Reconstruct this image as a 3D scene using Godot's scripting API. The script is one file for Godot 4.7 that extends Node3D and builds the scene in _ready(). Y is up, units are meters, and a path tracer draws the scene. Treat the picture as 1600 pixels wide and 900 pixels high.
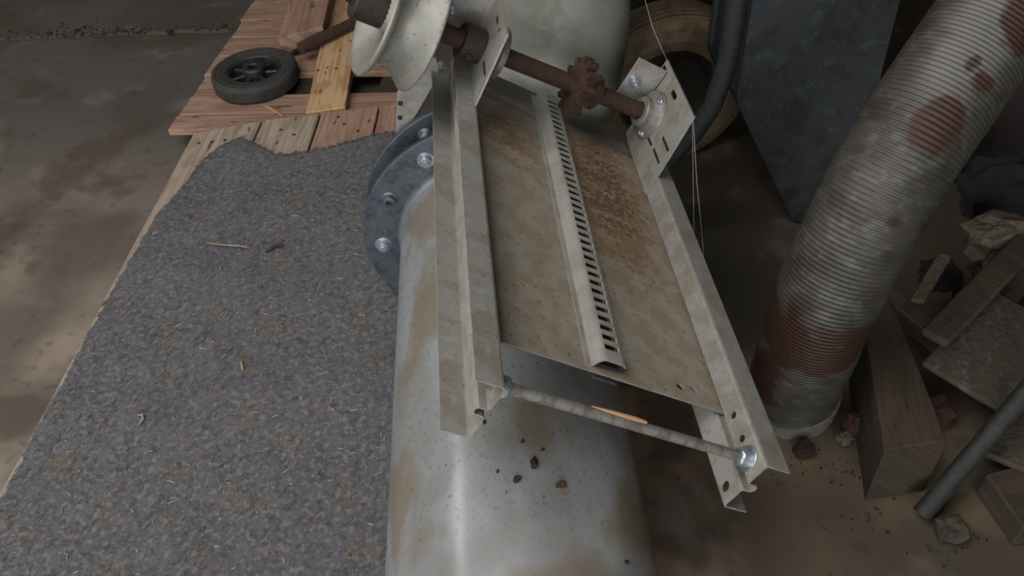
extends Node3D
# A barn corner seen from above: a steel pipe on the floor carries a rack-and-pinion slide gate,
# timber decks and a felt blanket lie to its left, scrap stands in the dark to its right.

var counts := {}
var mats := {}

# ---------------------------------------------------------------- naming and tagging
func numbered(called: String, parent: Node) -> String:
	var key := str(parent.get_instance_id()) + called
	var n: int = counts.get(key, 0)
	counts[key] = n + 1
	return called if n == 0 else "%s_%03d" % [called, n]

func put(o: Node3D, called: String, parent: Node = null) -> Node3D:
	if parent == null: parent = self
	o.name = numbered(called, parent)
	parent.add_child(o, true)
	return o

func thing(called: String, label: String, category: String, xf := Transform3D(), group := "") -> Node3D:
	var o := Node3D.new()
	put(o, called)
	o.transform = xf
	tag(o, label, category, group)
	return o

func tag(o: Node, label: String, category: String, group := "", kind := "") -> void:
	if label: o.set_meta("label", label)
	if category: o.set_meta("category", category)
	if group: o.set_meta("group", group)
	if kind: o.set_meta("kind", kind)

func obj(called: String, st: SurfaceTool, m: Material, parent: Node = null) -> MeshInstance3D:
	st.generate_normals()
	var o := MeshInstance3D.new()
	o.mesh = st.commit()
	o.material_override = m
	put(o, called, parent)
	return o

func struct(o: Node, label: String, category: String) -> void:
	tag(o, label, category, "", "structure")

# ---------------------------------------------------------------- shapes
func begin() -> SurfaceTool:
	var st := SurfaceTool.new()
	st.begin(Mesh.PRIMITIVE_TRIANGLES)
	st.set_smooth_group(-1)
	return st

func vtx(st: SurfaceTool, p: Vector3, uv: Vector2) -> void:
	st.set_uv(uv)
	st.add_vertex(p)

# counter-clockwise from outside; Godot wants it clockwise
func tri(st: SurfaceTool, a: Vector3, b: Vector3, c: Vector3, ua := Vector2(), ub := Vector2(), uc := Vector2()) -> void:
	vtx(st, a, ua); vtx(st, c, uc); vtx(st, b, ub)

func quad(st: SurfaceTool, a: Vector3, b: Vector3, c: Vector3, d: Vector3, ua := Vector2(), ub := Vector2(), uc := Vector2(), ud := Vector2()) -> void:
	tri(st, a, b, c, ua, ub, uc)
	tri(st, a, c, d, ua, uc, ud)

func flat_uv(p: Vector3, n: Vector3, off: Vector2) -> Vector2:
	var a := n.abs()
	if a.y >= a.x and a.y >= a.z: return Vector2(p.x, p.z) + off
	if a.z >= a.x: return Vector2(p.x, p.y) + off
	return Vector2(p.z, p.y) + off

func face(st: SurfaceTool, pts: Array, off: Vector2, xf: Transform3D) -> void:
	var n: Vector3 = ((pts[1] as Vector3) - (pts[0] as Vector3)).cross((pts[2] as Vector3) - (pts[0] as Vector3)).normalized()
	for i in range(1, pts.size() - 1):
		tri(st, xf * (pts[0] as Vector3), xf * (pts[i] as Vector3), xf * (pts[i + 1] as Vector3), flat_uv(pts[0], n, off), flat_uv(pts[i], n, off), flat_uv(pts[i + 1], n, off))

# chamfered box centred on the transform
func box(st: SurfaceTool, size: Vector3, xf := Transform3D(), bev := 0.002, off := Vector2()) -> void:
	st.set_smooth_group(-1)
	var h := size / 2
	bev = min(bev, min(h.x, min(h.y, h.z)) * 0.6)
	for ax in 3:
		for s in [-1.0, 1.0]:
			var u := (ax + 1) % 3
			var v := (ax + 2) % 3
			var c := []
			for k in [[-1, -1], [1, -1], [1, 1], [-1, 1]]:
				var p := Vector3()
				p[ax] = s * h[ax]
				p[u] = k[0] * (h[u] - bev)
				p[v] = k[1] * (h[v] - bev)
				c.append(p)
			if s < 0: c.reverse()
			face(st, c, off, xf)
	for ax in 3:
		var u := (ax + 1) % 3
		var v := (ax + 2) % 3
		for k in [[-1, -1], [1, -1], [1, 1], [-1, 1]]:
			var c := []
			for q in [[-1, 0], [1, 0], [1, 1], [-1, 1]]:
				var p := Vector3()
				p[ax] = q[0] * (h[ax] - bev)
				p[u] = k[0] * (h[u] - (bev if q[1] == 0 else 0.0))
				p[v] = k[1] * (h[v] - (0.0 if q[1] == 0 else bev))
				c.append(p)
			var n: Vector3 = (c[1] - c[0]).cross(c[2] - c[0])
			if n.dot(c[0]) < 0: c.reverse()
			face(st, c, off, xf)
	for sx in [-1, 1]:
		for sy in [-1, 1]:
			for sz in [-1, 1]:
				var s := Vector3(sx, sy, sz)
				var c := [Vector3(h.x, h.y - bev, h.z - bev) * s, Vector3(h.x - bev, h.y, h.z - bev) * s, Vector3(h.x - bev, h.y - bev, h.z) * s]
				if sx * sy * sz < 0: c.reverse()
				face(st, c, off, xf)

# a polygon in the local XY plane, extruded along +Z by depth
func prism(st: SurfaceTool, poly: PackedVector2Array, depth: float, xf := Transform3D(), off := Vector2(), smooth := false) -> void:
	if Geometry2D.is_polygon_clockwise(poly):
		poly = poly.duplicate()
		poly.reverse()
	# is_polygon_clockwise works in y-down axes, so test the area too
	var area := 0.0
	for i in poly.size():
		area += poly[i].cross(poly[(i + 1) % poly.size()])
	if area < 0: poly.reverse()
	st.set_smooth_group(-1)
	var idx := Geometry2D.triangulate_polygon(poly)
	for i in range(0, idx.size(), 3):
		var p := [poly[idx[i]], poly[idx[i + 1]], poly[idx[i + 2]]]
		if (p[1] - p[0]).cross(p[2] - p[0]) < 0: p.reverse()
		face(st, [Vector3(p[0].x, p[0].y, depth), Vector3(p[1].x, p[1].y, depth), Vector3(p[2].x, p[2].y, depth)], off, xf)
		face(st, [Vector3(p[2].x, p[2].y, 0), Vector3(p[1].x, p[1].y, 0), Vector3(p[0].x, p[0].y, 0)], off, xf)
	if smooth: st.set_smooth_group(7)
	for i in poly.size():
		var a := poly[i]
		var b := poly[(i + 1) % poly.size()]
		face(st, [Vector3(a.x, a.y, 0), Vector3(b.x, b.y, 0), Vector3(b.x, b.y, depth), Vector3(a.x, a.y, depth)], off, xf)

# a bent sheet: the open line pts given thickness t
func sheet(pts: PackedVector2Array, t: float) -> PackedVector2Array:
	var l := PackedVector2Array()
	var r := PackedVector2Array()
	for i in pts.size():
		var d0 := (pts[i] - pts[max(i - 1, 0)]).normalized()
		var d1 := (pts[min(i + 1, pts.size() - 1)] - pts[i]).normalized()
		if i == 0: d0 = d1
		if i == pts.size() - 1: d1 = d0
		var n := (d0.orthogonal() + d1.orthogonal()).normalized()
		var k: float = t / 2 / maxf(0.4, n.dot(d0.orthogonal()))
		l.append(pts[i] + n * k)
		r.append(pts[i] - n * k)
	r.reverse()
	l.append_array(r)
	return l

# profile of (radius, height) turned about local Y; joined: one smooth skin, else each band its own
func lathe(st: SurfaceTool, prof: PackedVector2Array, n := 32, xf := Transform3D(), joined := false) -> void:
	var arc := 0.0
	for i in prof.size() - 1:
		st.set_smooth_group(1 if joined else i + 1)
		var a := prof[i]
		var b := prof[i + 1]
		var arc2 := arc + a.distance_to(b)
		for k in n:
			var t0 := TAU * k / n
			var t1 := TAU * (k + 1) / n
			var d0 := Vector3(cos(t0), 0, -sin(t0))
			var d1 := Vector3(cos(t1), 0, -sin(t1))
			var up := Vector3.UP
			var p0 := xf * (d0 * a.x + up * a.y)
			var p1 := xf * (d1 * a.x + up * a.y)
			var p2 := xf * (d1 * b.x + up * b.y)
			var p3 := xf * (d0 * b.x + up * b.y)
			var u0 := Vector2(float(k) / n, arc)
			var u1 := Vector2(float(k + 1) / n, arc)
			var u2 := Vector2(float(k + 1) / n, arc2)
			var u3 := Vector2(float(k) / n, arc2)
			if a.x > 0.00001: tri(st, p0, p1, p2, u0, u1, u2)
			if b.x > 0.00001: tri(st, p0, p2, p3, u0, u2, u3)
		arc = arc2
	st.set_smooth_group(-1)

# a round bar swept along points; radii may vary (one per point)
func sweep(st: SurfaceTool, pts: PackedVector3Array, radii: PackedFloat32Array, n := 12, caps := true) -> void:
	var m := pts.size()
	var rings := []
	var side := Vector3.ZERO
	var arc := PackedFloat32Array()
	var run := 0.0
	for i in m:
		var d := (pts[min(i + 1, m - 1)] - pts[max(i - 1, 0)]).normalized()
		if side == Vector3.ZERO:
			side = d.cross(Vector3.UP if abs(d.y) < 0.9 else Vector3.RIGHT).normalized()
		side = (side - d * side.dot(d)).normalized()
		var up := d.cross(side)
		if i > 0: run += pts[i].distance_to(pts[i - 1])
		arc.append(run)
		var ring := PackedVector3Array()
		var r := radii[min(i, radii.size() - 1)]
		for k in n:
			var t := TAU * k / n
			ring.append(pts[i] + (side * cos(t) + up * sin(t)) * r)
		rings.append(ring)
	st.set_smooth_group(1)
	for i in m - 1:
		for k in n:
			var k2 := (k + 1) % n
			quad(st, rings[i][k], rings[i][k2], rings[i + 1][k2], rings[i + 1][k], Vector2(float(k) / n, arc[i]), Vector2(float(k + 1) / n, arc[i]), Vector2(float(k + 1) / n, arc[i + 1]), Vector2(float(k) / n, arc[i + 1]))
	st.set_smooth_group(-1)
	if caps:
		for k in range(1, n - 1):
			tri(st, rings[0][0], rings[0][k + 1], rings[0][k])
			tri(st, rings[m - 1][0], rings[m - 1][k], rings[m - 1][k + 1])

func rod(st: SurfaceTool, a: Vector3, b: Vector3, r: float, n := 14) -> void:
	sweep(st, PackedVector3Array([a, b]), PackedFloat32Array([r, r]), n)

# hexagon nut or bolt head standing on at, along axis; with a washer and a stub of thread
func bolt(st: SurfaceTool, at: Vector3, axis: Vector3, r := 0.009, h := 0.007, washer := true, stub := 0.0) -> void:
	var y := axis.normalized()
	var x := y.cross(Vector3.RIGHT if abs(y.x) < 0.8 else Vector3.UP).normalized()
	var xf := Transform3D(Basis(x, y, x.cross(y)), at)
	var w := 0.002 if washer else 0.0
	if washer: lathe(st, PackedVector2Array([Vector2(r * 1.35, 0), Vector2(r * 1.35, w * 0.7), Vector2(r * 1.28, w), Vector2(0, w)]), 18, xf)
	lathe(st, PackedVector2Array([Vector2(r, w), Vector2(r, w + h * 0.85), Vector2(r * 0.85, w + h), Vector2(0, w + h)]), 6, xf)
	if stub > 0: lathe(st, PackedVector2Array([Vector2(r * 0.55, w + h), Vector2(r * 0.55, w + h + stub), Vector2(r * 0.45, w + h + stub + 0.001), Vector2(0, w + h + stub + 0.001)]), 12, xf)

# a rough lump: a squashed, noisy sphere with flat facets
func lump(st: SurfaceTool, at: Vector3, size: Vector3, sd: int, rings := 7, segs := 10, rough := 0.25, turn := Basis()) -> void:
	var nz := FastNoiseLite.new()
	nz.seed = sd
	nz.frequency = 0.9
	var p := []
	for i in rings + 1:
		var row := []
		for k in segs:
			var th := PI * i / rings
			var ph := TAU * k / segs
			var d := Vector3(sin(th) * cos(ph), cos(th), sin(th) * sin(ph))
			var e := Vector3(sign(d.x) * pow(abs(d.x), 0.7), sign(d.y) * pow(abs(d.y), 0.7), sign(d.z) * pow(abs(d.z), 0.7))
			row.append(at + turn * (e * size * (1.0 + rough * nz.get_noise_3dv(d * 1.7))))
		p.append(row)
	st.set_smooth_group(-1)
	for i in rings:
		for k in segs:
			var k2 := (k + 1) % segs
			if i > 0: tri(st, p[i][k], p[i][k2], p[i + 1][k2])
			if i < rings - 1: tri(st, p[i][k], p[i + 1][k2], p[i + 1][k])
			elif i == rings - 1: tri(st, p[i][k], p[i][k2], p[i + 1][k])

# ---------------------------------------------------------------- textures
func noise_bytes(sd: int, freq: float, octaves: int, w: int, h: int, stretch := 1) -> PackedByteArray:
	var n := FastNoiseLite.new()
	n.seed = sd
	n.noise_type = FastNoiseLite.TYPE_SIMPLEX_SMOOTH
	n.frequency = freq
	n.fractal_octaves = octaves
	var im := n.get_seamless_image(maxi(8, w / stretch), h)
	if stretch > 1: im.resize(w, h, Image.INTERPOLATE_CUBIC)
	im.convert(Image.FORMAT_L8)
	return im.get_data()

# layers: [frequency, octaves, low, high, colour, amount, stretch]
func tex(sd: int, w: int, h: int, base: Color, layers: Array) -> ImageTexture:
	var r := PackedFloat32Array()
	var g := PackedFloat32Array()
	var b := PackedFloat32Array()
	r.resize(w * h); g.resize(w * h); b.resize(w * h)
	r.fill(base.r); g.fill(base.g); b.fill(base.b)
	var k := 0
	for l in layers:
		k += 1
		var d := noise_bytes(sd * 31 + k, l[0], l[1], w, h, l[6] if l.size() > 6 else 1)
		var lo: float = l[2] * 255.0
		var span: float = 1.0 / ((l[3] - l[2]) * 255.0)
		var c: Color = l[4]
		var amt: float = l[5]
		var lut := PackedFloat32Array()
		for i in 256:
			var t := clampf((i - lo) * span, 0, 1)
			lut.append(t * t * (3 - 2 * t) * amt)
		for i in w * h:
			var a := lut[d[i]]
			if a > 0.003:
				r[i] += (c.r - r[i]) * a
				g[i] += (c.g - g[i]) * a
				b[i] += (c.b - b[i]) * a
	return pack(r, g, b, w, h)

func pack(r: PackedFloat32Array, g: PackedFloat32Array, b: PackedFloat32Array, w: int, h: int) -> ImageTexture:
	var out := PackedByteArray()
	out.resize(w * h * 3)
	for i in w * h:
		out[i * 3] = clampi(int(r[i] * 255), 0, 255)
		out[i * 3 + 1] = clampi(int(g[i] * 255), 0, 255)
		out[i * 3 + 2] = clampi(int(b[i] * 255), 0, 255)
	return ImageTexture.create_from_image(Image.create_from_data(w, h, false, Image.FORMAT_RGB8, out))

# heights in floating point, so that slow slopes show no terraces
func grey_tex(sd: int, w: int, h: int, freq: float, octaves: int, stretch := 1) -> ImageTexture:
	var im := Image.create_from_data(w / 2, h / 2, false, Image.FORMAT_L8, noise_bytes(sd, freq * 2.0, octaves, w / 2, h / 2, stretch))
	im.convert(Image.FORMAT_RF)
	im.resize(w, h, Image.INTERPOLATE_CUBIC)
	var d := im.get_data().to_float32_array()
	var e := d.duplicate()
	for y in h:      # a small blur that wraps round
		var up := ((y + h - 1) % h) * w
		var dn := ((y + 1) % h) * w
		for x in w:
			var l := (x + w - 1) % w
			var r := (x + 1) % w
			e[y * w + x] = (d[y * w + x] * 2.0 + d[y * w + l] + d[y * w + r] + d[up + x] + d[dn + x]) / 6.0
	return ImageTexture.create_from_image(Image.create_from_data(w, h, false, Image.FORMAT_RF, e.to_byte_array()))

func mat(called: String, t: Texture2D, rough: float, metal := 0.0, tile := Vector3.ONE, tri_planar := true, bump: Texture2D = null, bump_cm := 0.1) -> StandardMaterial3D:
	var m := StandardMaterial3D.new()
	m.resource_name = called
	m.albedo_texture = t
	m.roughness = rough
	m.metallic = metal
	m.uv1_triplanar = tri_planar
	m.uv1_scale = tile
	m.cull_mode = BaseMaterial3D.CULL_DISABLED
	if bump:
		m.heightmap_enabled = true
		m.heightmap_texture = bump
		m.heightmap_scale = bump_cm
	mats[called] = m
	return m

func tinted(called: String, from: StandardMaterial3D, c: Color) -> StandardMaterial3D:
	var m: StandardMaterial3D = from.duplicate()
	m.albedo_color = c
	m.resource_name = called
	mats[called] = m
	return m

func make_materials() -> void:
	var fine := grey_tex(5, 256, 256, 0.06, 4)
	mat("galvanised", tex(1, 512, 512, Color(0.55, 0.545, 0.525), [
		[0.012, 4, 0.4, 0.75, Color(0.49, 0.45, 0.4), 0.7], [0.03, 3, 0.55, 0.8, Color(0.62, 0.615, 0.59), 0.4],
		[0.09, 4, 0.68, 0.85, Color(0.36, 0.29, 0.23), 0.4], [0.16, 2, 0.75, 0.9, Color(0.33, 0.3, 0.27), 0.35]]), 0.55, 0.15, Vector3.ONE * 2.2, true, fine, 0.01)
	mat("bright_zinc", tex(2, 256, 256, Color(0.68, 0.7, 0.73), [
		[0.03, 3, 0.45, 0.7, Color(0.55, 0.57, 0.6), 0.7], [0.1, 2, 0.6, 0.8, Color(0.8, 0.82, 0.85), 0.4]]), 0.33, 0.75, Vector3.ONE * 5)
	mat("dull_zinc", tex(3, 256, 256, Color(0.5, 0.49, 0.47), [
		[0.03, 4, 0.45, 0.7, Color(0.38, 0.35, 0.31), 0.7], [0.1, 2, 0.6, 0.8, Color(0.62, 0.6, 0.56), 0.5]]), 0.5, 0.4, Vector3.ONE * 6)
	mat("rack_zinc", tex(30, 256, 256, Color(0.6, 0.595, 0.57), [[0.02, 3, 0.45, 0.75, Color(0.52, 0.5, 0.46), 0.7]]), 0.5, 0.15, Vector3.ONE * 3)
	mat("flange_steel", tex(4, 256, 256, Color(0.35, 0.37, 0.395), [
		[0.02, 4, 0.45, 0.75, Color(0.27, 0.29, 0.33), 0.8], [0.08, 3, 0.62, 0.8, Color(0.45, 0.47, 0.5), 0.5]]), 0.42, 0.5, Vector3.ONE * 4)
	mat("rust", tex(6, 256, 256, Color(0.25, 0.165, 0.12), [
		[0.03, 4, 0.4, 0.7, Color(0.17, 0.12, 0.095), 0.8], [0.06, 3, 0.6, 0.8, Color(0.36, 0.21, 0.14), 0.7]]), 0.85, 0.1, Vector3.ONE * 7, true, fine, 0.1)
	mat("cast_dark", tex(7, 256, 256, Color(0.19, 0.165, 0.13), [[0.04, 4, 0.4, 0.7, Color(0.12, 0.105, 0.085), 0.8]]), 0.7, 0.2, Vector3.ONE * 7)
	mat("pulley_paint", tex(8, 512, 512, Color(0.56, 0.55, 0.51), [
		[0.01, 3, 0.4, 0.7, Color(0.48, 0.485, 0.47), 0.8], [0.02, 3, 0.55, 0.8, Color(0.55, 0.5, 0.45), 0.6], [0.05, 3, 0.76, 0.84, Color(0.25, 0.23, 0.21), 0.8]]), 0.5, 0.3, Vector3.ONE * 2.5)
	mat("rubber", tex(9, 256, 256, Color(0.15, 0.145, 0.14), [[0.02, 4, 0.4, 0.7, Color(0.23, 0.21, 0.185), 0.8]]), 0.75, 0.0, Vector3.ONE * 5)
	mat("dusty_rubber", tex(10, 256, 256, Color(0.43, 0.365, 0.28), [[0.02, 4, 0.45, 0.7, Color(0.33, 0.27, 0.2), 0.8], [0.08, 3, 0.6, 0.8, Color(0.48, 0.42, 0.33), 0.5]]), 0.9, 0.0, Vector3.ONE * 4)
	mat("black_plastic", tex(11, 128, 128, Color(0.13, 0.135, 0.14), [[0.05, 3, 0.5, 0.8, Color(0.2, 0.195, 0.185), 0.6]]), 0.5, 0.0, Vector3.ONE * 5)
	var grain := grey_tex(12, 512, 256, 0.09, 4, 16)
	var wood_layers := func(dark: Color, light: Color, knot: Color) -> Array:
		return [[0.02, 3, 0.35, 0.75, light, 0.6, 8], [0.07, 3, 0.5, 0.75, dark, 0.55, 16], [0.015, 3, 0.62, 0.8, dark, 0.5, 2], [0.03, 2, 0.83, 0.9, knot, 0.8, 2]]
	mat("pink_wood", tex(13, 512, 256, Color(0.56, 0.45, 0.385), wood_layers.call(Color(0.45, 0.335, 0.265), Color(0.62, 0.51, 0.43), Color(0.25, 0.17, 0.12))), 0.8, 0.0, Vector3(1.4, 4, 1), false, grain, 0.06)
	mat("pale_wood", tex(14, 512, 256, Color(0.7, 0.575, 0.435), wood_layers.call(Color(0.55, 0.41, 0.27), Color(0.74, 0.6, 0.44), Color(0.38, 0.25, 0.15))), 0.75, 0.0, Vector3(1.4, 4, 1), false, grain, 0.05)
	mat("grey_wood", tex(15, 512, 256, Color(0.57, 0.51, 0.45), wood_layers.call(Color(0.45, 0.395, 0.335), Color(0.62, 0.57, 0.51), Color(0.27, 0.22, 0.18))), 0.85, 0.0, Vector3(1.4, 4, 1), false, grain, 0.08)
	mat("dark_wood", tex(16, 512, 256, Color(0.21, 0.168, 0.12), wood_layers.call(Color(0.17, 0.135, 0.105), Color(0.28, 0.235, 0.185), Color(0.13, 0.1, 0.08))), 0.9, 0.0, Vector3(1.4, 4, 1), false, grain, 0.08)
	tinted("darker_wood", mats.dark_wood, Color(0.5, 0.45, 0.42))  # the dark wood again under a deeper tint
	mats.darker_wood.uv1_scale = Vector3(4, 1.4, 1)
	mat("felt", tex(17, 512, 512, Color(0.315, 0.31, 0.32), [
		[0.006, 3, 0.4, 0.7, Color(0.285, 0.285, 0.31), 0.8], [0.009, 4, 0.5, 0.75, Color(0.33, 0.3, 0.27), 0.8], [0.03, 5, 0.5, 0.8, Color(0.22, 0.22, 0.235), 0.7],
		[0.05, 5, 0.5, 0.8, Color(0.46, 0.45, 0.45), 0.6], [0.14, 2, 0.68, 0.85, Color(0.19, 0.18, 0.18), 0.5]]), 1.0, 0.0, Vector3.ONE * 2.4, true, grey_tex(18, 512, 512, 0.09, 4), 0.12)
	mats.felt.rim_enabled = true
	mats.felt.rim = 0.3
	mat("tub_paint", tex(19, 512, 512, Color(0.2, 0.215, 0.225), [
		[0.01, 4, 0.45, 0.75, Color(0.15, 0.155, 0.165), 0.8], [0.015, 3, 0.6, 0.85, Color(0.27, 0.3, 0.295), 0.7], [0.07, 3, 0.72, 0.85, Color(0.35, 0.35, 0.34), 0.6]]), 0.6, 0.15, Vector3.ONE * 2)
	mat("frame_paint", tex(20, 256, 256, Color(0.115, 0.13, 0.125), [[0.03, 4, 0.5, 0.75, Color(0.18, 0.19, 0.175), 0.7], [0.09, 2, 0.65, 0.8, Color(0.28, 0.28, 0.26), 0.5]]), 0.7, 0.1, Vector3.ONE * 5)
	mat("stone", tex(21, 256, 256, Color(0.32, 0.28, 0.23), [[0.03, 4, 0.45, 0.75, Color(0.27, 0.235, 0.19), 0.8], [0.08, 3, 0.6, 0.8, Color(0.48, 0.43, 0.36), 0.6]]), 0.95, 0.0, Vector3.ONE * 5, true, fine, 0.4)
	mat("slate", tex(22, 256, 256, Color(0.25, 0.215, 0.175), [[0.02, 4, 0.45, 0.75, Color(0.2, 0.18, 0.155), 0.8], [0.025, 5, 0.72, 0.84, Color(0.42, 0.39, 0.35), 0.6]]), 0.9, 0.0, Vector3.ONE * 4, true, fine, 0.3)
	mat("brick_red", tex(23, 128, 128, Color(0.27, 0.165, 0.145), [[0.04, 4, 0.45, 0.75, Color(0.24, 0.14, 0.12), 0.8]]), 0.95, 0.0, Vector3.ONE * 8, true, fine, 0.3)
	mat("dark_cloth", tex(24, 128, 128, Color(0.1, 0.1, 0.115), [[0.04, 4, 0.45, 0.75, Color(0.06, 0.06, 0.07), 0.8]]), 1.0, 0.0, Vector3.ONE * 6)
	mat("straw", tex(25, 64, 64, Color(0.58, 0.53, 0.44), [[0.05, 3, 0.4, 0.7, Color(0.5, 0.44, 0.35), 0.7]]), 0.8, 0.0, Vector3.ONE * 20)
	mat("pale_straw", tex(32, 64, 64, Color(0.66, 0.53, 0.37), []), 0.8)
	mat("web", tex(26, 16, 16, Color(0.55, 0.53, 0.5), []), 0.9)
	mat("limewash", tex(27, 512, 512, Color(0.3, 0.28, 0.25), [[0.02, 5, 0.4, 0.7, Color(0.22, 0.2, 0.18), 0.8]]), 0.95, 0.0, Vector3.ONE * 0.5)
	mat("mud", tex(28, 128, 128, Color(0.17, 0.12, 0.085), [[0.05, 4, 0.4, 0.7, Color(0.11, 0.08, 0.06), 0.8]]), 1.0, 0.0, Vector3.ONE * 9)
	mats.pipe_steel = pipe_material()
	mats.plate_steel = plate_material()
	mats.tube_steel = tube_material()
	mats.concrete = floor_material()

func mix(r: PackedFloat32Array, g: PackedFloat32Array, b: PackedFloat32Array, i: int, c: Color, a: float) -> void:
	a = clampf(a, 0, 1)
	r[i] += (c.r - r[i]) * a
	g[i] += (c.g - g[i]) * a
	b[i] += (c.b - b[i]) * a

# u round the pipe (0.25 = top), v along it in steps of 1.6 m
func pipe_material() -> StandardMaterial3D:
	var t := tex(40, 768, 768, Color(0.64, 0.65, 0.665), [
		[0.008, 4, 0.4, 0.7, Color(0.58, 0.58, 0.57), 0.8], [0.02, 4, 0.35, 1.0, Color(0.69, 0.7, 0.71), 0.4],
		[0.007, 4, 0.5, 0.74, Color(0.54, 0.48, 0.4), 0.7], [0.14, 3, 0.6, 0.9, Color(0.5, 0.48, 0.45), 0.45], [0.2, 2, 0.82, 0.92, Color(0.22, 0.19, 0.16), 0.6]])
	var m := mat("pipe_steel", t, 0.36, 0.42, Vector3(1, 0.62, 1), false, grey_tex(41, 512, 512, 0.05, 4), 0.025)
	m.roughness = 0.26
	return m

# plate coordinates: x across (0 .. 0.376), z along (-0.9 .. -0.12)
func plate_material() -> StandardMaterial3D:
	var w := 384
	var h := 768
	var n1 := noise_bytes(51, 0.02, 5, w, h)
	var n2 := noise_bytes(52, 0.07, 4, w, h)
	var n3 := noise_bytes(53, 0.03, 3, w, h, 6)
	var r := PackedFloat32Array(); var g := PackedFloat32Array(); var b := PackedFloat32Array()
	r.resize(w * h); g.resize(w * h); b.resize(w * h)
	for y in h:
		var fy := float(y) / h            # 0 at the far end
		for x in w:
			var i := y * w + x
			var fx := float(x) / w
			var a := n1[i] / 255.0
			var c := n2[i] / 255.0
			var e := n3[i] / 255.0
			r[i] = 0.585; g[i] = 0.555; b[i] = 0.505
			mix(r, g, b, i, Color(0.53, 0.48, 0.415), smoothstep(0.25, 0.8, a) * 0.8)
			mix(r, g, b, i, Color(0.63, 0.61, 0.57), smoothstep(0.6, 0.9, c) * 0.35)
			# rust: one field right of the rack, a smaller one left of it
			var right := exp(-pow((fx - 0.74) / 0.24, 2) - pow((fy - 0.38) / 0.3, 2))
			var left := exp(-pow((fx - 0.22) / 0.17, 2) - pow((fy - 0.3) / 0.12, 2))
			var rust := maxf(right, left * 0.75)
			mix(r, g, b, i, Color(0.48, 0.38, 0.295), smoothstep(0.05, 0.6, rust * (0.6 + 0.6 * (a - 0.3) + 0.9 * (c - 0.5) + 0.5 * (e - 0.5))) * 0.9)
			mix(r, g, b, i, Color(0.33, 0.225, 0.16), smoothstep(0.5, 0.8, rust * (0.2 + c) * (0.6 + 0.8 * e)) * 0.6)
			mix(r, g, b, i, Color(0.3, 0.25, 0.2), smoothstep(0.72, 0.85, c) * 0.5)
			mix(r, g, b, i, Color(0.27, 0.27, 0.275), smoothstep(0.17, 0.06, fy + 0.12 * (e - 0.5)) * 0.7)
	var m := mat("plate_steel", pack(r, g, b, w, h), 0.55, 0.1, Vector3(1.0 / 0.376, 1.0, 1.0 / 0.78))
	m.uv1_offset = Vector3(0, 0, 0.9 / 0.78)
	return m

# u round the hose, v along it (metres)
func tube_material() -> StandardMaterial3D:
	var w := 256
	var h := 768
	var n1 := noise_bytes(61, 0.02, 5, w, h)
	var n2 := noise_bytes(62, 0.06, 4, w, h)
	var r := PackedFloat32Array(); var g := PackedFloat32Array(); var b := PackedFloat32Array()
	r.resize(w * h); g.resize(w * h); b.resize(w * h)
	var spots := [[0.36, 0.225, 0.5, 0.06, 0.95], [0.3, 0.12, 0.1, 0.1, 0.8], [0.5, 0.7, 0.1, 0.075, 1.0], [0.44, 0.525, 0.072, 0.036, 1.0], [0.48, 0.585, 0.06, 0.03, 0.62], [0.425, 0.6, 0.03, 0.02, 0.6], [0.33, 0.4, 0.04, 0.02, 0.5], [0.47, 0.42, 0.03, 0.012, 0.6]]
	for y in h:
		var fy := float(y) / h
		for x in w:
			var i := y * w + x
			var fx := float(x) / w
			var a := n1[i] / 255.0
			var c := n2[i] / 255.0
			r[i] = 0.275; g[i] = 0.262; b[i] = 0.24
			mix(r, g, b, i, Color(0.215, 0.2, 0.175), smoothstep(0.4, 0.7, a) * 0.8)
			mix(r, g, b, i, Color(0.38, 0.375, 0.36), smoothstep(0.55, 0.8, c) * 0.5)
			mix(r, g, b, i, Color(0.4, 0.39, 0.375), 0.75 * smoothstep(0.3, 0.7, exp(-pow((fx - 0.4) / 0.14, 2) - pow((fy - 0.66) / 0.13, 2)) * (0.6 + a)))  # pale zinc patch; also paints in brighter light on the upper hose
			var rust := 0.0
			for s in spots:
				rust = maxf(rust, s[4] * exp(-pow((fx - s[0]) / s[2], 2) - pow((fy - s[1]) / s[3], 2)))
			mix(r, g, b, i, Color(0.215, 0.13, 0.088), smoothstep(0.4, 0.62, rust * (0.35 + 0.9 * a + 0.5 * c)) * 0.9)
	return mat("tube_steel", pack(r, g, b, w, h), 0.55, 0.3, Vector3(1, 0.85, 1), false)

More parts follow.
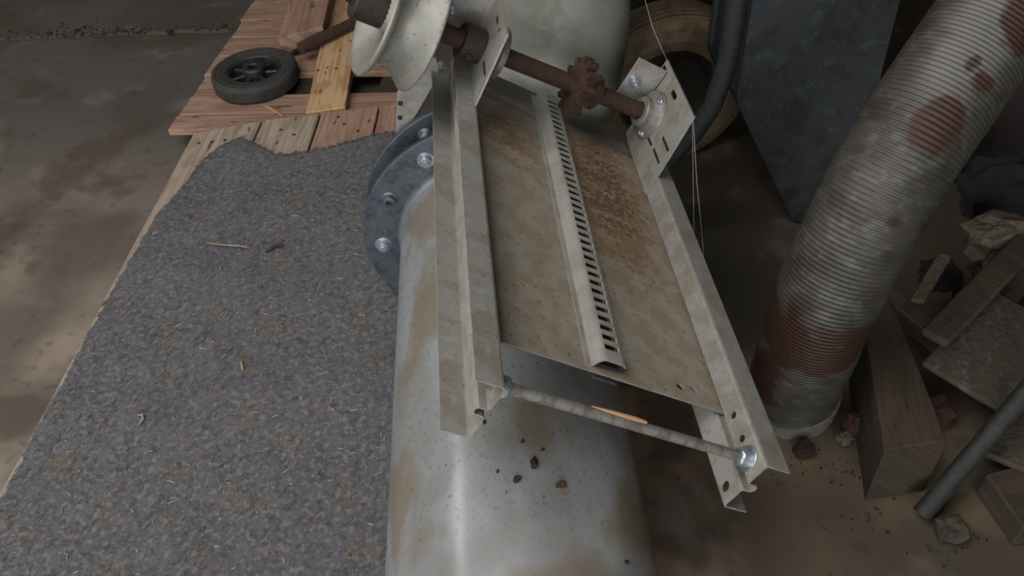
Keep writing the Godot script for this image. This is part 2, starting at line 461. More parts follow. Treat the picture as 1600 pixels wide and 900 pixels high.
# one sheet of 4.8 m by 4.8 m, from x -2.6 and z -4.2
func floor_material() -> StandardMaterial3D:
	var s := 1024
	var n1 := noise_bytes(71, 0.006, 5, s, s)
	var n2 := noise_bytes(72, 0.02, 5, s, s)
	var n3 := noise_bytes(73, 0.09, 3, s, s)
	var n4 := noise_bytes(74, 0.012, 4, s, s)
	var r := PackedFloat32Array(); var g := PackedFloat32Array(); var b := PackedFloat32Array()
	r.resize(s * s); g.resize(s * s); b.resize(s * s)
	for y in s:
		for x in s:
			var i := y * s + x
			var wx := -2.6 + 4.8 * x / s
			var wz := -4.2 + 4.8 * y / s
			var a := n1[i] / 255.0
			var c := n2[i] / 255.0
			var e := n3[i] / 255.0
			var d := n4[i] / 255.0
			r[i] = 0.305; g[i] = 0.28; b[i] = 0.258
			mix(r, g, b, i, Color(0.57, 0.51, 0.455), smoothstep(-2.5, -1.2, wz) * 0.85)  # near floor painted lighter, standing in for daylight towards the camera
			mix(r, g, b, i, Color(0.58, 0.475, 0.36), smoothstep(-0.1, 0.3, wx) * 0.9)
			mix(r, g, b, i, Color(0.17, 0.155, 0.135), smoothstep(0.15, 0.4, wx + 0.3 * (d - 0.5)) * smoothstep(-1.0, -1.35, wz + 0.35 * (a - 0.5)) * 0.92)  # far right floor painted dark in place of deep shade
			mix(r, g, b, i, Color(0.26, 0.22, 0.175), smoothstep(0.5, 0.8, wx + 0.35 * (a - 0.5)) * 0.8)  # right edge darkened too, painting in the loss of daylight
			mix(r, g, b, i, Color(0.25, 0.225, 0.195), smoothstep(0.45, 0.75, a) * 0.65)
			mix(r, g, b, i, Color(0.44, 0.41, 0.38), smoothstep(0.6, 0.82, c) * 0.55 * smoothstep(0.35, 0.6, d))
			mix(r, g, b, i, Color(0.26, 0.21, 0.17), smoothstep(0.6, 0.75, d) * 0.6)
			mix(r, g, b, i, Color(0.2, 0.18, 0.16), smoothstep(0.68, 0.85, e) * 0.35)
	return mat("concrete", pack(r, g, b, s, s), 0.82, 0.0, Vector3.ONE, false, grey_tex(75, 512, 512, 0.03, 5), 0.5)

# ---------------------------------------------------------------- the scene
func _ready() -> void:
	# camera: 1.35 m above the floor, looking down at the gate
	var cam := Camera3D.new()
	cam.name = "camera"
	add_child(cam)
	cam.transform = Transform3D(Basis(Vector3(0.995849, -0.06354, 0.06518), Vector3(0.090936, 0.726264, -0.681375), Vector3(-0.004043, 0.684473, 0.729027)), Vector3(0, 1.35, 0))
	cam.keep_aspect = Camera3D.KEEP_HEIGHT
	cam.fov = rad_to_deg(2 * atan(450.0 / 1331.0))
	cam.near = 0.05
	cam.current = true
	var env := Environment.new()
	var sky := Sky.new()
	var sm := ProceduralSkyMaterial.new()
	sm.sky_top_color = Color(0.84, 0.835, 0.825)
	sm.sky_horizon_color = Color(0.86, 0.9, 0.95)
	sm.ground_horizon_color = Color(0.5, 0.49, 0.46)
	sm.ground_bottom_color = Color(0.35, 0.33, 0.3)
	sm.sky_energy_multiplier = 1.6
	sm.ground_energy_multiplier = 1.6
	sky.sky_material = sm
	env.sky = sky
	env.background_mode = Environment.BG_SKY
	env.tonemap_mode = Environment.TONE_MAPPER_LINEAR
	env.tonemap_exposure = 2.95
	env.sdfgi_enabled = true
	env.ssao_enabled = true
	env.ssil_enabled = true
	var we := WorldEnvironment.new()
	we.name = "world_environment"
	we.environment = env
	add_child(we)
	make_materials()
	build_room()
	build_decks()
	build_felt()
	build_pipe()
	build_duct()
	build_gate()
	build_wood_and_wheel()
	build_barrow()
	build_hose()
	build_scrap()
	build_litter()

# ---------------------------------------------------------------- room
func slab(st: SurfaceTool, a: Vector3, b: Vector3) -> void:
	box(st, (b - a).abs(), Transform3D(Basis(), (a + b) / 2), 0.0001)

func build_room() -> void:
	# floor of two pours of concrete that meet in a cracked joint
	var fl := Node3D.new()
	put(fl, "floor")
	struct(fl, "bare stained concrete floor with a cracked joint across its far left", "floor")
	var rng := RandomNumberGenerator.new()
	rng.seed = 4
	var joint := PackedVector2Array()
	for i in 111:
		var x := -4.0 + 0.055 * i
		var z := -2.987 + 0.108 * (x + 1.759) if x < -0.7 else -2.873
		joint.append(Vector2(x, z + rng.randf_range(-0.012, 0.012)))
	var front := PackedVector2Array([Vector2(-4.0, 3.2)])
	var back := PackedVector2Array([Vector2(-4.0, -4.6)])
	for p in joint:
		front.append(p)
		back.append(p + Vector2(0, -0.01))
	front.append(Vector2(2.1, 3.2))
	back.append(Vector2(2.1, -4.6))
	for part in [[front, 0.0], [back, 0.012]]:
		var st := begin()
		var pl: PackedVector2Array = part[0]
		var idx := Geometry2D.triangulate_polygon(pl)
		for i in range(0, idx.size(), 3):
			var t := [pl[idx[i]], pl[idx[i + 1]], pl[idx[i + 2]]]
			if (t[1] - t[0]).cross(t[2] - t[0]) > 0: t.reverse()
			var v := []
			var uv := []
			for q in t:
				v.append(Vector3(q.x, part[1], q.y))
				uv.append(Vector2((q.x + 2.6) / 4.8, (q.y + 4.2) / 4.8))
			tri(st, v[0], v[1], v[2], uv[0], uv[1], uv[2])
		for i in pl.size():
			var a := pl[i]
			var b := pl[(i + 1) % pl.size()]
			quad(st, Vector3(a.x, part[1], a.y), Vector3(b.x, part[1], b.y), Vector3(b.x, -0.15, b.y), Vector3(a.x, -0.15, a.y))
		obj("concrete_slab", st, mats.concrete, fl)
	# walls with thickness; a window and a door let the day in
	var st := begin()
	slab(st, Vector3(-4.2, 0, -4.8), Vector3(2.3, 3.0, -4.6))
	struct(obj("wall_back", st, mats.limewash), "dark limewashed barn wall at the far end", "wall")
	st = begin()
	slab(st, Vector3(2.1, 0, -4.6), Vector3(2.3, 3.0, 3.2))
	struct(obj("wall_right", st, mats.limewash), "dark limewashed barn wall behind the scrap", "wall")
	st = begin()   # left wall, window between z -0.9 and 0.7
	slab(st, Vector3(-4.2, 0, -4.6), Vector3(-4.0, 3.0, -0.9))
	slab(st, Vector3(-4.2, 0, 0.7), Vector3(-4.0, 3.0, 3.2))
	slab(st, Vector3(-4.2, 0, -0.9), Vector3(-4.0, 1.4, 0.7))
	slab(st, Vector3(-4.2, 2.75, -0.9), Vector3(-4.0, 3.0, 0.7))
	struct(obj("wall_left", st, mats.limewash), "limewashed barn wall with a wide window opening", "wall")
	st = begin()
	for z in [-0.87, -0.1, 0.67]: slab(st, Vector3(-4.13, 1.4, z - 0.03), Vector3(-4.07, 2.75, z + 0.03))
	for y in [1.43, 2.72]: slab(st, Vector3(-4.13, y - 0.03, -0.9), Vector3(-4.07, y + 0.03, 0.7))
	struct(obj("window_1", st, mats.grey_wood), "wooden frame of the barn window", "window")
	st = begin()   # front wall, barn door opening x -3.0 .. 0.9
	slab(st, Vector3(-4.2, 0, 3.2), Vector3(-3.0, 3.0, 3.4))
	slab(st, Vector3(0.9, 0, 3.2), Vector3(2.3, 3.0, 3.4))
	slab(st, Vector3(-3.0, 2.85, 3.2), Vector3(0.9, 3.0, 3.4))
	struct(obj("wall_front", st, mats.limewash), "limewashed barn wall with the open doorway", "wall")
	st = begin()
	# boards round a skylight, x -2.6 .. -0.1, z -1.4 .. 0.9
	# and a narrow roof light, x -3.3 .. -2.75, z -3.8 .. -2.2
	slab(st, Vector3(-4.2, 3.0, -4.8), Vector3(2.3, 3.2, -3.8))
	slab(st, Vector3(-4.2, 3.0, -3.8), Vector3(-3.3, 3.2, -2.2))
	slab(st, Vector3(-2.75, 3.0, -3.8), Vector3(2.3, 3.2, -2.2))
	slab(st, Vector3(-4.2, 3.0, -2.2), Vector3(2.3, 3.2, -1.4))
	slab(st, Vector3(-4.2, 3.0, 0.9), Vector3(2.3, 3.2, 3.4))
	slab(st, Vector3(-4.2, 3.0, -1.4), Vector3(-2.6, 3.2, 0.9))
	slab(st, Vector3(-0.1, 3.0, -1.4), Vector3(2.3, 3.2, 0.9))
	struct(obj("ceiling", st, mats.dark_wood), "dark boarded barn ceiling", "ceiling")
	# an added, unseen loft along the right wall shades the scrap
	st = begin()
	slab(st, Vector3(0.62, 1.95, -4.6), Vector3(2.1, 2.05, 1.2))
	slab(st, Vector3(0.62, 2.05, -4.6), Vector3(0.68, 2.5, 1.2))
	struct(obj("shade_loft_1", st, mats.dark_wood), "unseen boarded loft added to shade the scrap", "loft")

# ---------------------------------------------------------------- planks
# a plank from its four top corners (going round), its thickness, and the way its grain runs (first corner to second)
func plank(called: String, c: Array, thick: float, m: Material, parent: Node, sd: int) -> MeshInstance3D:
	var rng := RandomNumberGenerator.new()
	rng.seed = sd
	var along: Vector3 = (c[1] - c[0]).normalized()
	var up := along.cross(c[3] - c[0]).normalized()
	if up.y < 0: up = -up
	var across := up.cross(along)
	var o: Vector3 = c[0]
	var off := Vector2(rng.randf(), rng.randf())
	var poly := PackedVector2Array()
	for p in c: poly.append(Vector2((p - o).dot(along), -(p - o).dot(across)))
	# rough ends and edges: split each side and nudge
	var worn := PackedVector2Array()
	for i in 4:
		var a := poly[i]
		var b := poly[(i + 1) % 4]
		var n := 7
		var d := (b - a).normalized().orthogonal()
		for k in n:
			var amt := 0.0 if k == 0 else rng.randf_range(-1, 1) * 0.0011
			worn.append(a.lerp(b, float(k) / n) + d * amt)
	# a chamfered top: full outline a little lower, inset outline on top
	var st := begin()
	var frame := Transform3D(Basis(along, -across, along.cross(-across)), o)
	if frame.basis.z.dot(up) < 0: frame = Transform3D(Basis(along, -across, up), o)
	var ar := 0.0
	for i in worn.size(): ar += worn[i].cross(worn[(i + 1) % worn.size()])
	if ar < 0: worn.reverse()
	var mid := Vector2()
	for p in worn: mid += p / worn.size()
	var inset := PackedVector2Array()
	for i in worn.size():
		var d := (worn[(i + 1) % worn.size()] - worn[i - 1]).normalized()
		inset.append(worn[i] + Vector2(-d.y, d.x) * 0.0025)
	var f := func(p: Vector2, h: float) -> Vector3: return o + along * p.x - across * p.y + up * h
	var idx := Geometry2D.triangulate_polygon(inset)
	for i in range(0, idx.size(), 3):
		var t := [inset[idx[i]], inset[idx[i + 1]], inset[idx[i + 2]]]
		var v := [f.call(t[0], 0), f.call(t[1], 0), f.call(t[2], 0)]
		if (v[1] - v[0]).cross(v[2] - v[0]).dot(up) < 0:
			v.reverse(); t.reverse()
		tri(st, v[0], v[1], v[2], t[0] + off, t[1] + off, t[2] + off)
	idx = Geometry2D.triangulate_polygon(worn)
	for i in range(0, idx.size(), 3):
		var t := [worn[idx[i]], worn[idx[i + 1]], worn[idx[i + 2]]]
		var v := [f.call(t[0], -thick), f.call(t[1], -thick), f.call(t[2], -thick)]
		if (v[1] - v[0]).cross(v[2] - v[0]).dot(up) > 0:
			v.reverse(); t.reverse()
		tri(st, v[0], v[1], v[2], t[0] + off, t[1] + off, t[2] + off)
	for i in worn.size():
		var j := (i + 1) % worn.size()
		for band in [[worn, -thick, worn, -0.002], [worn, -0.002, inset, 0.0]]:
			var lo: PackedVector2Array = band[0]
			var hi: PackedVector2Array = band[2]
			var v := [f.call(lo[i], band[1]), f.call(lo[j], band[1]), f.call(hi[j], band[3]), f.call(hi[i], band[3])]
			var uv := [lo[i] + off + Vector2(0, band[1]), lo[j] + off + Vector2(0, band[1]), hi[j] + off, hi[i] + off]
			var out: Vector3 = f.call((worn[i] + worn[j]) / 2, 0) - f.call(mid, 0)
			if (v[1] - v[0]).cross(v[2] - v[0]).dot(out) < 0:
				v.reverse(); uv.reverse()
			quad(st, v[0], v[1], v[2], v[3], uv[0], uv[1], uv[2], uv[3])
	return obj(called, st, m, parent)

func nails(parent: Node, spots: Array, top: float) -> void:
	for s in spots:
		var st := begin()
		lathe(st, PackedVector2Array([Vector2(0.0055, -0.003), Vector2(0.0055, 0.0003), Vector2(0.004, 0.0008), Vector2(0, 0.0004)]), 10, Transform3D(Basis(), Vector3(s.x, top, s.y)))
		obj("nail", st, mats.rust, parent)

func build_decks() -> void:
	# near deck: boards run away from the camera, under the felt
	var deck := thing("plank_deck", "low deck of weathered boards under the grey felt blanket", "pallet")
	var top := 0.1
	var near := [-1.038, -0.845, -0.667, -0.479, -0.33]
	var far := [-0.835, -0.646, -0.482, -0.316, -0.215]
	var ends := [-2.075, -2.11, -2.122, -2.135, -2.14]
	var m := [mats.grey_wood, mats.grey_wood, mats.pink_wood, mats.pink_wood]
	for i in 4:
		var zn := 0.12
		var g := 0.003
		var c := [Vector3(near[i] + g, top, zn), Vector3(far[i] + g, top, ends[i]), Vector3(far[i + 1] - g, top, ends[i + 1] + 0.004), Vector3(near[i + 1] - g, top, zn)]
		var p := plank("deck_plank", c, 0.022, m[i], deck, 100 + i)
		if i == 0: nails(p, [Vector2(-0.806, -2.02), Vector2(-0.77, -2.022), Vector2(-0.735, -2.024)], top)
		if i == 1: nails(p, [Vector2(-0.585, -2.05), Vector2(-0.545, -2.02)], top)
		if i == 2: nails(p, [Vector2(-0.41, -2.05), Vector2(-0.37, -2.01), Vector2(-0.43, -2.09)], top)
	for z in [-1.6, -0.7, 0.05]:
		var st := begin()
		box(st, Vector3(0.5, 0.077, 0.07), Transform3D(Basis(Vector3.UP, 0.05), Vector3(-0.575 - 0.06 * (z + 1.6), 0.0385, z)), 0.003)
		obj("bearer", st, mats.dark_wood, deck)
	# far deck: boards run across
	var pal := thing("plank_pallet", "reddish slatted pallet carrying the small black wheel and loose beams", "pallet")
	var e1 := Vector3(0.990, 0, 0.139)
	var e2 := Vector3(0.139, 0, -0.990)
	var o := Vector3(-0.932, 0.07, -2.155)
	var at := 0.0
	var rows := [[0.074, 0.0, 0.62], [0.106, 0.0, 0.66], [0.112, 0.0, 0.285], [0.116, 0.0, 0.66], [0.122, 0.0, 0.66], [0.118, 0.0, 0.66], [0.128, 0.0, 0.66], [0.13, 0.0, 0.66], [0.13, 0.0, 0.66]]
	for i in rows.size():
		var w: float = rows[i][0]
		var a: Vector3 = o + e2 * at + e1 * (rows[i][1] + 0.004 * (i % 3))
		var b: Vector3 = o + e2 * at + e1 * rows[i][2]
		plank("pallet_slat", [a, b, b + e2 * w, a + e2 * w], 0.018, mats.pink_wood, pal, 200 + i)
		at += w + 0.006
	for u in [0.06, 0.34, 0.6]:
		var st := begin()
		box(st, Vector3(0.07, 0.05, 1.02), Transform3D(Basis(e1, Vector3.UP, -e2), o + e1 * u + e2 * 0.56 - Vector3(0, 0.045, 0)), 0.003)
		obj("bearer", st, mats.dark_wood, pal)

func build_wood_and_wheel() -> void:
	var bm := thing("pale_board", "pale sawn board lying lengthwise on the far pallet below the pulley", "board")
	plank("board", [Vector3(-0.527, 0.1, -2.13), Vector3(-0.519, 0.1, -3.15), Vector3(-0.405, 0.1, -3.15), Vector3(-0.415, 0.1, -2.141)], 0.0285, mats.pale_wood, bm, 300)
	nails(bm, [Vector2(-0.515, -2.37), Vector2(-0.46, -2.37)], 0.1)
	var bb := thing("short_beam", "thick reddish beam with a ragged sawn end behind the small wheel", "beam")
	plank("beam", [Vector3(-0.64, 0.15, -2.5), Vector3(-0.634, 0.15, -3.12), Vector3(-0.503, 0.15, -3.12), Vector3(-0.508, 0.15, -2.555)], 0.047, mats.pink_wood, bb, 301)
	var st := begin()
	box(st, Vector3(0.1, 0.032, 0.09), Transform3D(Basis(), Vector3(-0.585, 0.0865, -2.72)), 0.003)
	box(st, Vector3(0.1, 0.032, 0.09), Transform3D(Basis(), Vector3(-0.585, 0.0865, -3.0)), 0.003)
	obj("packing_block", st, mats.dark_wood, bb)
	st = begin()
	var pts := PackedVector3Array()
	for i in 9:
		var t := i / 8.0
		pts.append(Vector3(-0.575, 0.122, -2.475).lerp(Vector3(-0.385, 0.119, -2.665), t) + Vector3(0, 0.0015 * sin(t * 7), 0))
	sweep(st, pts, PackedFloat32Array([0.018, 0.0185, 0.018, 0.019, 0.0185, 0.018, 0.0185, 0.018, 0.018]), 14)
	var o := obj("iron_bar", st, mats.rust)
	tag(o, "rusty round iron bar lying across the pale board beside the beam end", "bar")
	# small wheel lying flat: tyre, rim with spokes, hub
	var w := thing("cart_wheel", "small black solid-tyred wheel lying flat on the pallet slats", "wheel", Transform3D(Basis(Vector3.RIGHT, 0.02), Vector3(-0.706, 0.0715, -2.375)))
	st = begin()
	var r := 0.129
	var prof := PackedVector2Array([Vector2(0.082, 0.008), Vector2(0.1, 0.001), Vector2(0.116, 0.0), Vector2(0.125, 0.004), Vector2(r, 0.012)])
	for k in 4: # shallow grooves in the tread
		var y := 0.017 + k * 0.0065
		prof.append_array(PackedVector2Array([Vector2(r, y - 0.002), Vector2(r - 0.002, y - 0.001), Vector2(r - 0.002, y + 0.001), Vector2(r, y + 0.002)]))
	prof.append_array(PackedVector2Array([Vector2(r, 0.043), Vector2(0.126, 0.051), Vector2(0.119, 0.055), Vector2(0.112, 0.0545), Vector2(0.11, 0.0525), Vector2(0.107, 0.0545), Vector2(0.1, 0.054), Vector2(0.098, 0.052), Vector2(0.095, 0.0525), Vector2(0.084, 0.05), Vector2(0.082, 0.044), Vector2(0.082, 0.008)]))
	lathe(st, prof, 64)
	obj("tyre", st, mats.rubber, w)
	st = begin()
	lathe(st, PackedVector2Array([Vector2(0.0835, 0.01), Vector2(0.0835, 0.048), Vector2(0.078, 0.05), Vector2(0.074, 0.047), Vector2(0.071, 0.03), Vector2(0.071, 0.012), Vector2(0.0835, 0.01)]), 48)
	obj("rim", st, mats.black_plastic, w)
	st = begin()
	lathe(st, PackedVector2Array([Vector2(0.0135, 0.0), Vector2(0.036, 0.0), Vector2(0.034, 0.055), Vector2(0.031, 0.059), Vector2(0.0165, 0.059), Vector2(0.0135, 0.056), Vector2(0.0135, 0.0)]), 28)
	obj("hub", st, mats.black_plastic, w)
	for k in 7:
		st = begin()
		var a := TAU * k / 7.0
		var d := Vector3(cos(a), 0, sin(a))
		box(st, Vector3(0.05, 0.026, 0.012), Transform3D(Basis(d, Vector3.UP, d.cross(Vector3.UP)), d * 0.049 + Vector3(0, 0.027, 0)), 0.003)
		obj("spoke", st, mats.black_plastic, w)

# ---------------------------------------------------------------- felt
func along_line(p: Array, t: float) -> Vector2:
	var total := 0.0
	for i in p.size() - 1: total += (p[i] as Vector2).distance_to(p[i + 1])
	var want := t * total
	for i in p.size() - 1:
		var d: float = (p[i] as Vector2).distance_to(p[i + 1])
		if want <= d or i == p.size() - 2:
			return (p[i] as Vector2).lerp(p[i + 1], clampf(want / d, 0, 1))
		want -= d
	return p[-1]

var felt_pts := []
func felt_height(x: float, z: float, n1: FastNoiseLite, n2: FastNoiseLite) -> float:
	return 0.109 + 0.007 * n1.get_noise_2d(x, z) + 0.0007 * n2.get_noise_2d(x, z)

func build_felt() -> void:
	var left := [Vector2(-0.995, -0.2), Vector2(-0.96, -0.5), Vector2(-0.924, -0.924), Vector2(-0.919, -1.043), Vector2(-0.902, -1.167), Vector2(-0.888, -1.342), Vector2(-0.876, -1.441), Vector2(-0.859, -1.577), Vector2(-0.838, -1.71), Vector2(-0.806, -1.8), Vector2(-0.78, -1.875)]
	var farl := [Vector2(-0.78, -1.875), Vector2(-0.734, -1.941), Vector2(-0.7, -1.98), Vector2(-0.683, -2.003), Vector2(-0.654, -1.976), Vector2(-0.58, -1.91), Vector2(-0.532, -1.903), Vector2(-0.462, -1.915), Vector2(-0.393, -1.937), Vector2(-0.324, -1.967), Vector2(-0.27, -1.975), Vector2(-0.245, -1.93)]
	var right := [Vector2(-0.165, -0.2), Vector2(-0.165, -1.22), Vector2(-0.236, -1.29), Vector2(-0.236, -1.45), Vector2(-0.245, -1.93)]
	var nearl := [Vector2(-0.995, -0.2), Vector2(-0.165, -0.2)]
	var n1 := FastNoiseLite.new()
	n1.seed = 8; n1.frequency = 3.2; n1.fractal_octaves = 3
	var n2 := FastNoiseLite.new()
	n2.seed = 9; n2.frequency = 28.0; n2.fractal_octaves = 3
	var nx := 130
	var nz := 220
	var rng := RandomNumberGenerator.new()
	rng.seed = 77
	var grid := []
	for j in nz + 1:
		var t := float(j) / nz
		var row := []
		var l := along_line(left, t)
		var r := along_line(right, t)
		for i in nx + 1:
			var s := float(i) / nx
			var a := along_line(nearl, s)
			var b := along_line(farl, s)
			var p := l.lerp(r, s) + a.lerp(b, t) - ((left[0] as Vector2).lerp(right[0], s)).lerp((left[-1] as Vector2).lerp(right[-1], s), t)
			var fray := 0.0
			if j == nz or i == 0: fray = 0.004
			p += Vector2(rng.randf_range(-fray, fray), rng.randf_range(-fray, fray))
			var y := felt_height(p.x, p.y, n1, n2)
			# ripples left of the middle and a lifted, crumpled far corner
			var e := exp(-pow((p.x + 0.69) / 0.07, 2) - pow((p.y + 1.93) / 0.06, 2))
			y += 0.016 * e + 0.004 * exp(-pow((t - 0.985) / 0.02, 2))
			y += 0.005 * sin((p.x * 0.8 + p.y * 0.35) * 38.0) * exp(-pow((p.x + 0.62) / 0.16, 2)) * smoothstep(-1.0, -1.6, p.y)
			var edge := minf(s * 12.0, (1.0 - t) * 40.0)
			y = lerpf(minf(y, 0.1075) if i == 0 else y, y, clampf(edge, 0, 1))
			row.append(Vector3(p.x, maxf(y, 0.1035), p.y))
		grid.append(row)
	var st := begin()
	st.set_smooth_group(1)
	for j in nz:
		for i in nx:
			quad(st, grid[j][i], grid[j][i + 1], grid[j + 1][i + 1], grid[j + 1][i])
	st.set_smooth_group(-1)
	var down := func(p: Vector3) -> Vector3: return Vector3(p.x, 0.101, p.z)
	for j in nz: quad(st, grid[j][0], grid[j + 1][0], down.call(grid[j + 1][0]), down.call(grid[j][0]))
	for j in nz: quad(st, grid[j + 1][nx], grid[j][nx], down.call(grid[j][nx]), down.call(grid[j + 1][nx]))
	for i in nx: quad(st, grid[nz][i], grid[nz][i + 1], down.call(grid[nz][i + 1]), down.call(grid[nz][i]))
	var root := thing("felt_blanket", "grey recycled-fibre felt blanket strewn with chaff beside the pipe", "blanket")
	obj("felt_sheet", st, mats.felt, root)
	felt_pts = grid
	# loose fibres standing off the felt: far too many to count
	var fib := begin()
	rod(fib, Vector3(-0.5, 0, 0), Vector3(0.0, 0.12, 0.0), 0.035, 3)
	rod(fib, Vector3(0.0, 0.12, 0.0), Vector3(0.45, 0.05, 0.25), 0.035, 3)
	fib.generate_normals()
	var mm := MultiMesh.new()
	mm.transform_format = MultiMesh.TRANSFORM_3D
	mm.use_colors = true
	mm.mesh = fib.commit()
	mm.instance_count = 16000
	for k in 16000:
		var jj := int(pow(rng.randf(), 0.8) * (nz - 1))
		var p: Vector3 = grid[jj][rng.randi_range(0, nx)]
		if k < 1800: p = grid[nz][rng.randi_range(0, nx)]
		var ln := rng.randf_range(0.004, 0.013)
		var b := Basis(Vector3.UP, rng.randf() * TAU).rotated(Vector3.RIGHT, rng.randf_range(-0.3, 0.3)) * Basis.from_scale(Vector3(ln, ln, ln * 1.0))
		mm.set_instance_transform(k, Transform3D(b, p + Vector3(rng.randf_range(-0.003, 0.003), 0.0004, rng.randf_range(-0.003, 0.003))))
		var v := rng.randf()
		var c := Color(0.085, 0.083, 0.09).lerp(Color(0.045, 0.044, 0.048), rng.randf())
		if v > 0.75: c = Color(0.15, 0.145, 0.15)
		if v > 0.97: c = Color(0.22, 0.18, 0.13)
		mm.set_instance_color(k, c)
	var mi := MultiMeshInstance3D.new()
	mi.multimesh = mm
	var fm := StandardMaterial3D.new()
	fm.vertex_color_use_as_albedo = true
	fm.roughness = 1.0
	mi.material_override = fm
	put(mi, "felt_fibre", root)
	mi.set_meta("kind", "stuff")

# ---------------------------------------------------------------- pipe, flanges, duct
const AX := -0.0195
const AY := 0.262

func along_z(at_z: float) -> Transform3D:   # lathe axis turned to +Z
	return Transform3D(Basis(Vector3(1, 0, 0), Vector3(0, 0, 1), Vector3(0, -1, 0)), Vector3(AX, AY, at_z))

func flange(st: SurfaceTool, z0: float, z1: float) -> void:
	lathe(st, PackedVector2Array([Vector2(0.185, z1), Vector2(0.185, z0), Vector2(0.2565, z0), Vector2(0.2585, z0 + 0.0015), Vector2(0.2585, z1 - 0.0015), Vector2(0.2565, z1), Vector2(0.185, z1)]), 96, along_z(0))

func build_pipe() -> void:
	var t := thing("steel_pipe", "wide galvanised steel pipe lying on the floor towards the camera, under the slide gate", "pipe")
	var st := begin()
	lathe(st, PackedVector2Array([Vector2(0.181, 0.35), Vector2(0.181, -1.33), Vector2(0.184, -1.33), Vector2(0.184, 0.35), Vector2(0.181, 0.35)]), 128, along_z(0))
	obj("tube", st, mats.pipe_steel, t)
	st = begin()
	flange(st, -1.332, -1.32)
	obj("flange", st, mats.flange_steel, t)
	st = begin()
	lathe(st, PackedVector2Array([Vector2(0.184, -1.302), Vector2(0.1862, -1.306), Vector2(0.1935, -1.3195), Vector2(0.184, -1.3195)]), 96, along_z(0), true)
	obj("weld_bead", st, mats.bright_zinc, t)
	for k in 12:
		var a := deg_to_rad(30.0 * k)
		var d := Vector3(cos(a), sin(a), 0) * 0.222 + Vector3(AX, AY, 0)
		st = begin()
		var near := d + Vector3(0, 0, -1.32)
		if k % 3 == 2:
			lathe(st, PackedVector2Array([Vector2(0.008, 0.0), Vector2(0.0165, 0.0), Vector2(0.0165, 0.002), Vector2(0.0145, 0.003), Vector2(0.0125, 0.0035), Vector2(0.011, 0.012), Vector2(0.006, 0.013), Vector2(0.006, 0.004), Vector2(0, 0.004)]), 18, Transform3D(Basis(Vector3(1, 0, 0), Vector3(0, 0, 1), Vector3(0, -1, 0)), near))
		else:
			bolt(st, near, Vector3(0, 0, 1), 0.0125, 0.011, true, 0.003)
		rod(st, near + Vector3(0, 0, -0.012), d + Vector3(0, 0, -1.401), 0.0075, 12)
		bolt(st, d + Vector3(0, 0, -1.332), Vector3(0, 0, -1), 0.0125, 0.01, true)
		bolt(st, d + Vector3(0, 0, -1.401), Vector3(0, 0, 1), 0.0125, 0.01, true)
		obj("bolt", st, mats.bright_zinc if k % 3 != 2 else mats.flange_steel, t)
	# dark flakes of rust and dirt lying on the pipe
	var flakes := [[0.012, -0.636, 0.0085, 0.005, 0.9], [-0.011, -0.613, 0.0065, 0.004, 0.1], [0.042, -0.606, 0.0075, 0.004, 2.6], [0.0, -0.671, 0.003, 0.003, 0.0], [-0.035, -0.628, 0.0025, 0.002, 0.5], [0.025, -0.659, 0.003, 0.002, 0.1], [-0.048, -0.709, 0.004, 0.002, 0.9], [0.112, -0.519, 0.004, 0.002, 0.3]]
	var words := ["long dark dirt crumb lying uppermost among the large flakes on the pipe", "reddish rust flake on the pipe below and left of the long crumb", "brown rust flake on the pipe right of the reddish flake", "small dark crumb on the pipe between the rail end and the long crumb", "tiny dark crumb on the pipe left of the reddish flake", "tiny crumb on the pipe just above the long crumb", "small dark crumb on the pipe close to the left rail's end", "flat dark crumb low on the pipe's right side nearest the camera"]
	for i in flakes.size():
		var f: Array = flakes[i]
		var dx: float = f[0] - AX
		var n := Vector3(dx / 0.184, sqrt(1 - pow(dx / 0.184, 2)), 0)
		st = begin()
		lump(st, Vector3(AX, AY, f[1]) + n * (0.184 + f[3] * 0.45), Vector3(f[2], f[3], f[2] * 0.6), 500 + i, 6, 8, 0.7, Basis(Vector3.UP, f[4] + 0.6) * Basis(Vector3.BACK, -asin(dx / 0.184)))
		tag(obj("rust_flake", st, mats.mud if i != 1 and i != 2 else mats.rust), words[i], "flake", "crumbs and rust flakes on the pipe")

func build_duct() -> void:
	var t := thing("elbow_duct", "grey-green galvanised duct bending up behind the slide gate", "duct")
	var st := begin()
	flange(st, -1.413, -1.401)
	obj("flange", st, mats.flange_steel, t)
	st = begin()
	var cv := Curve3D.new()
	cv.bake_interval = 0.03
	cv.add_point(Vector3(AX, AY, -1.405), Vector3(), Vector3(0, 0, -0.06))
	cv.add_point(Vector3(0.137, 0.56, -1.665), Vector3(0, -0.2, 0.0), Vector3(0, 0.2, 0))
	cv.add_point(Vector3(0.137, 2.99, -1.665), Vector3(0, -0.3, 0))
	var pts := cv.get_baked_points()
	sweep(st, pts, PackedFloat32Array([0.164]), 72)
	obj("duct_tube", st, mat("duct_zinc", tex(31, 512, 512, Color(0.56, 0.56, 0.525), [[0.01, 4, 0.4, 0.75, Color(0.49, 0.475, 0.43), 0.8], [0.03, 3, 0.55, 0.8, Color(0.6, 0.6, 0.58), 0.4], [0.16, 2, 0.8, 0.9, Color(0.35, 0.32, 0.28), 0.4]]), 0.6, 0.1, Vector3.ONE * 2), t)

# ---------------------------------------------------------------- slide gate
# gate axes: x across the plate, y out of the plate, z along the rails towards the camera
func csg(o: CSGShape3D, m: Material) -> CSGShape3D:
	o.set("material", m)
	return o

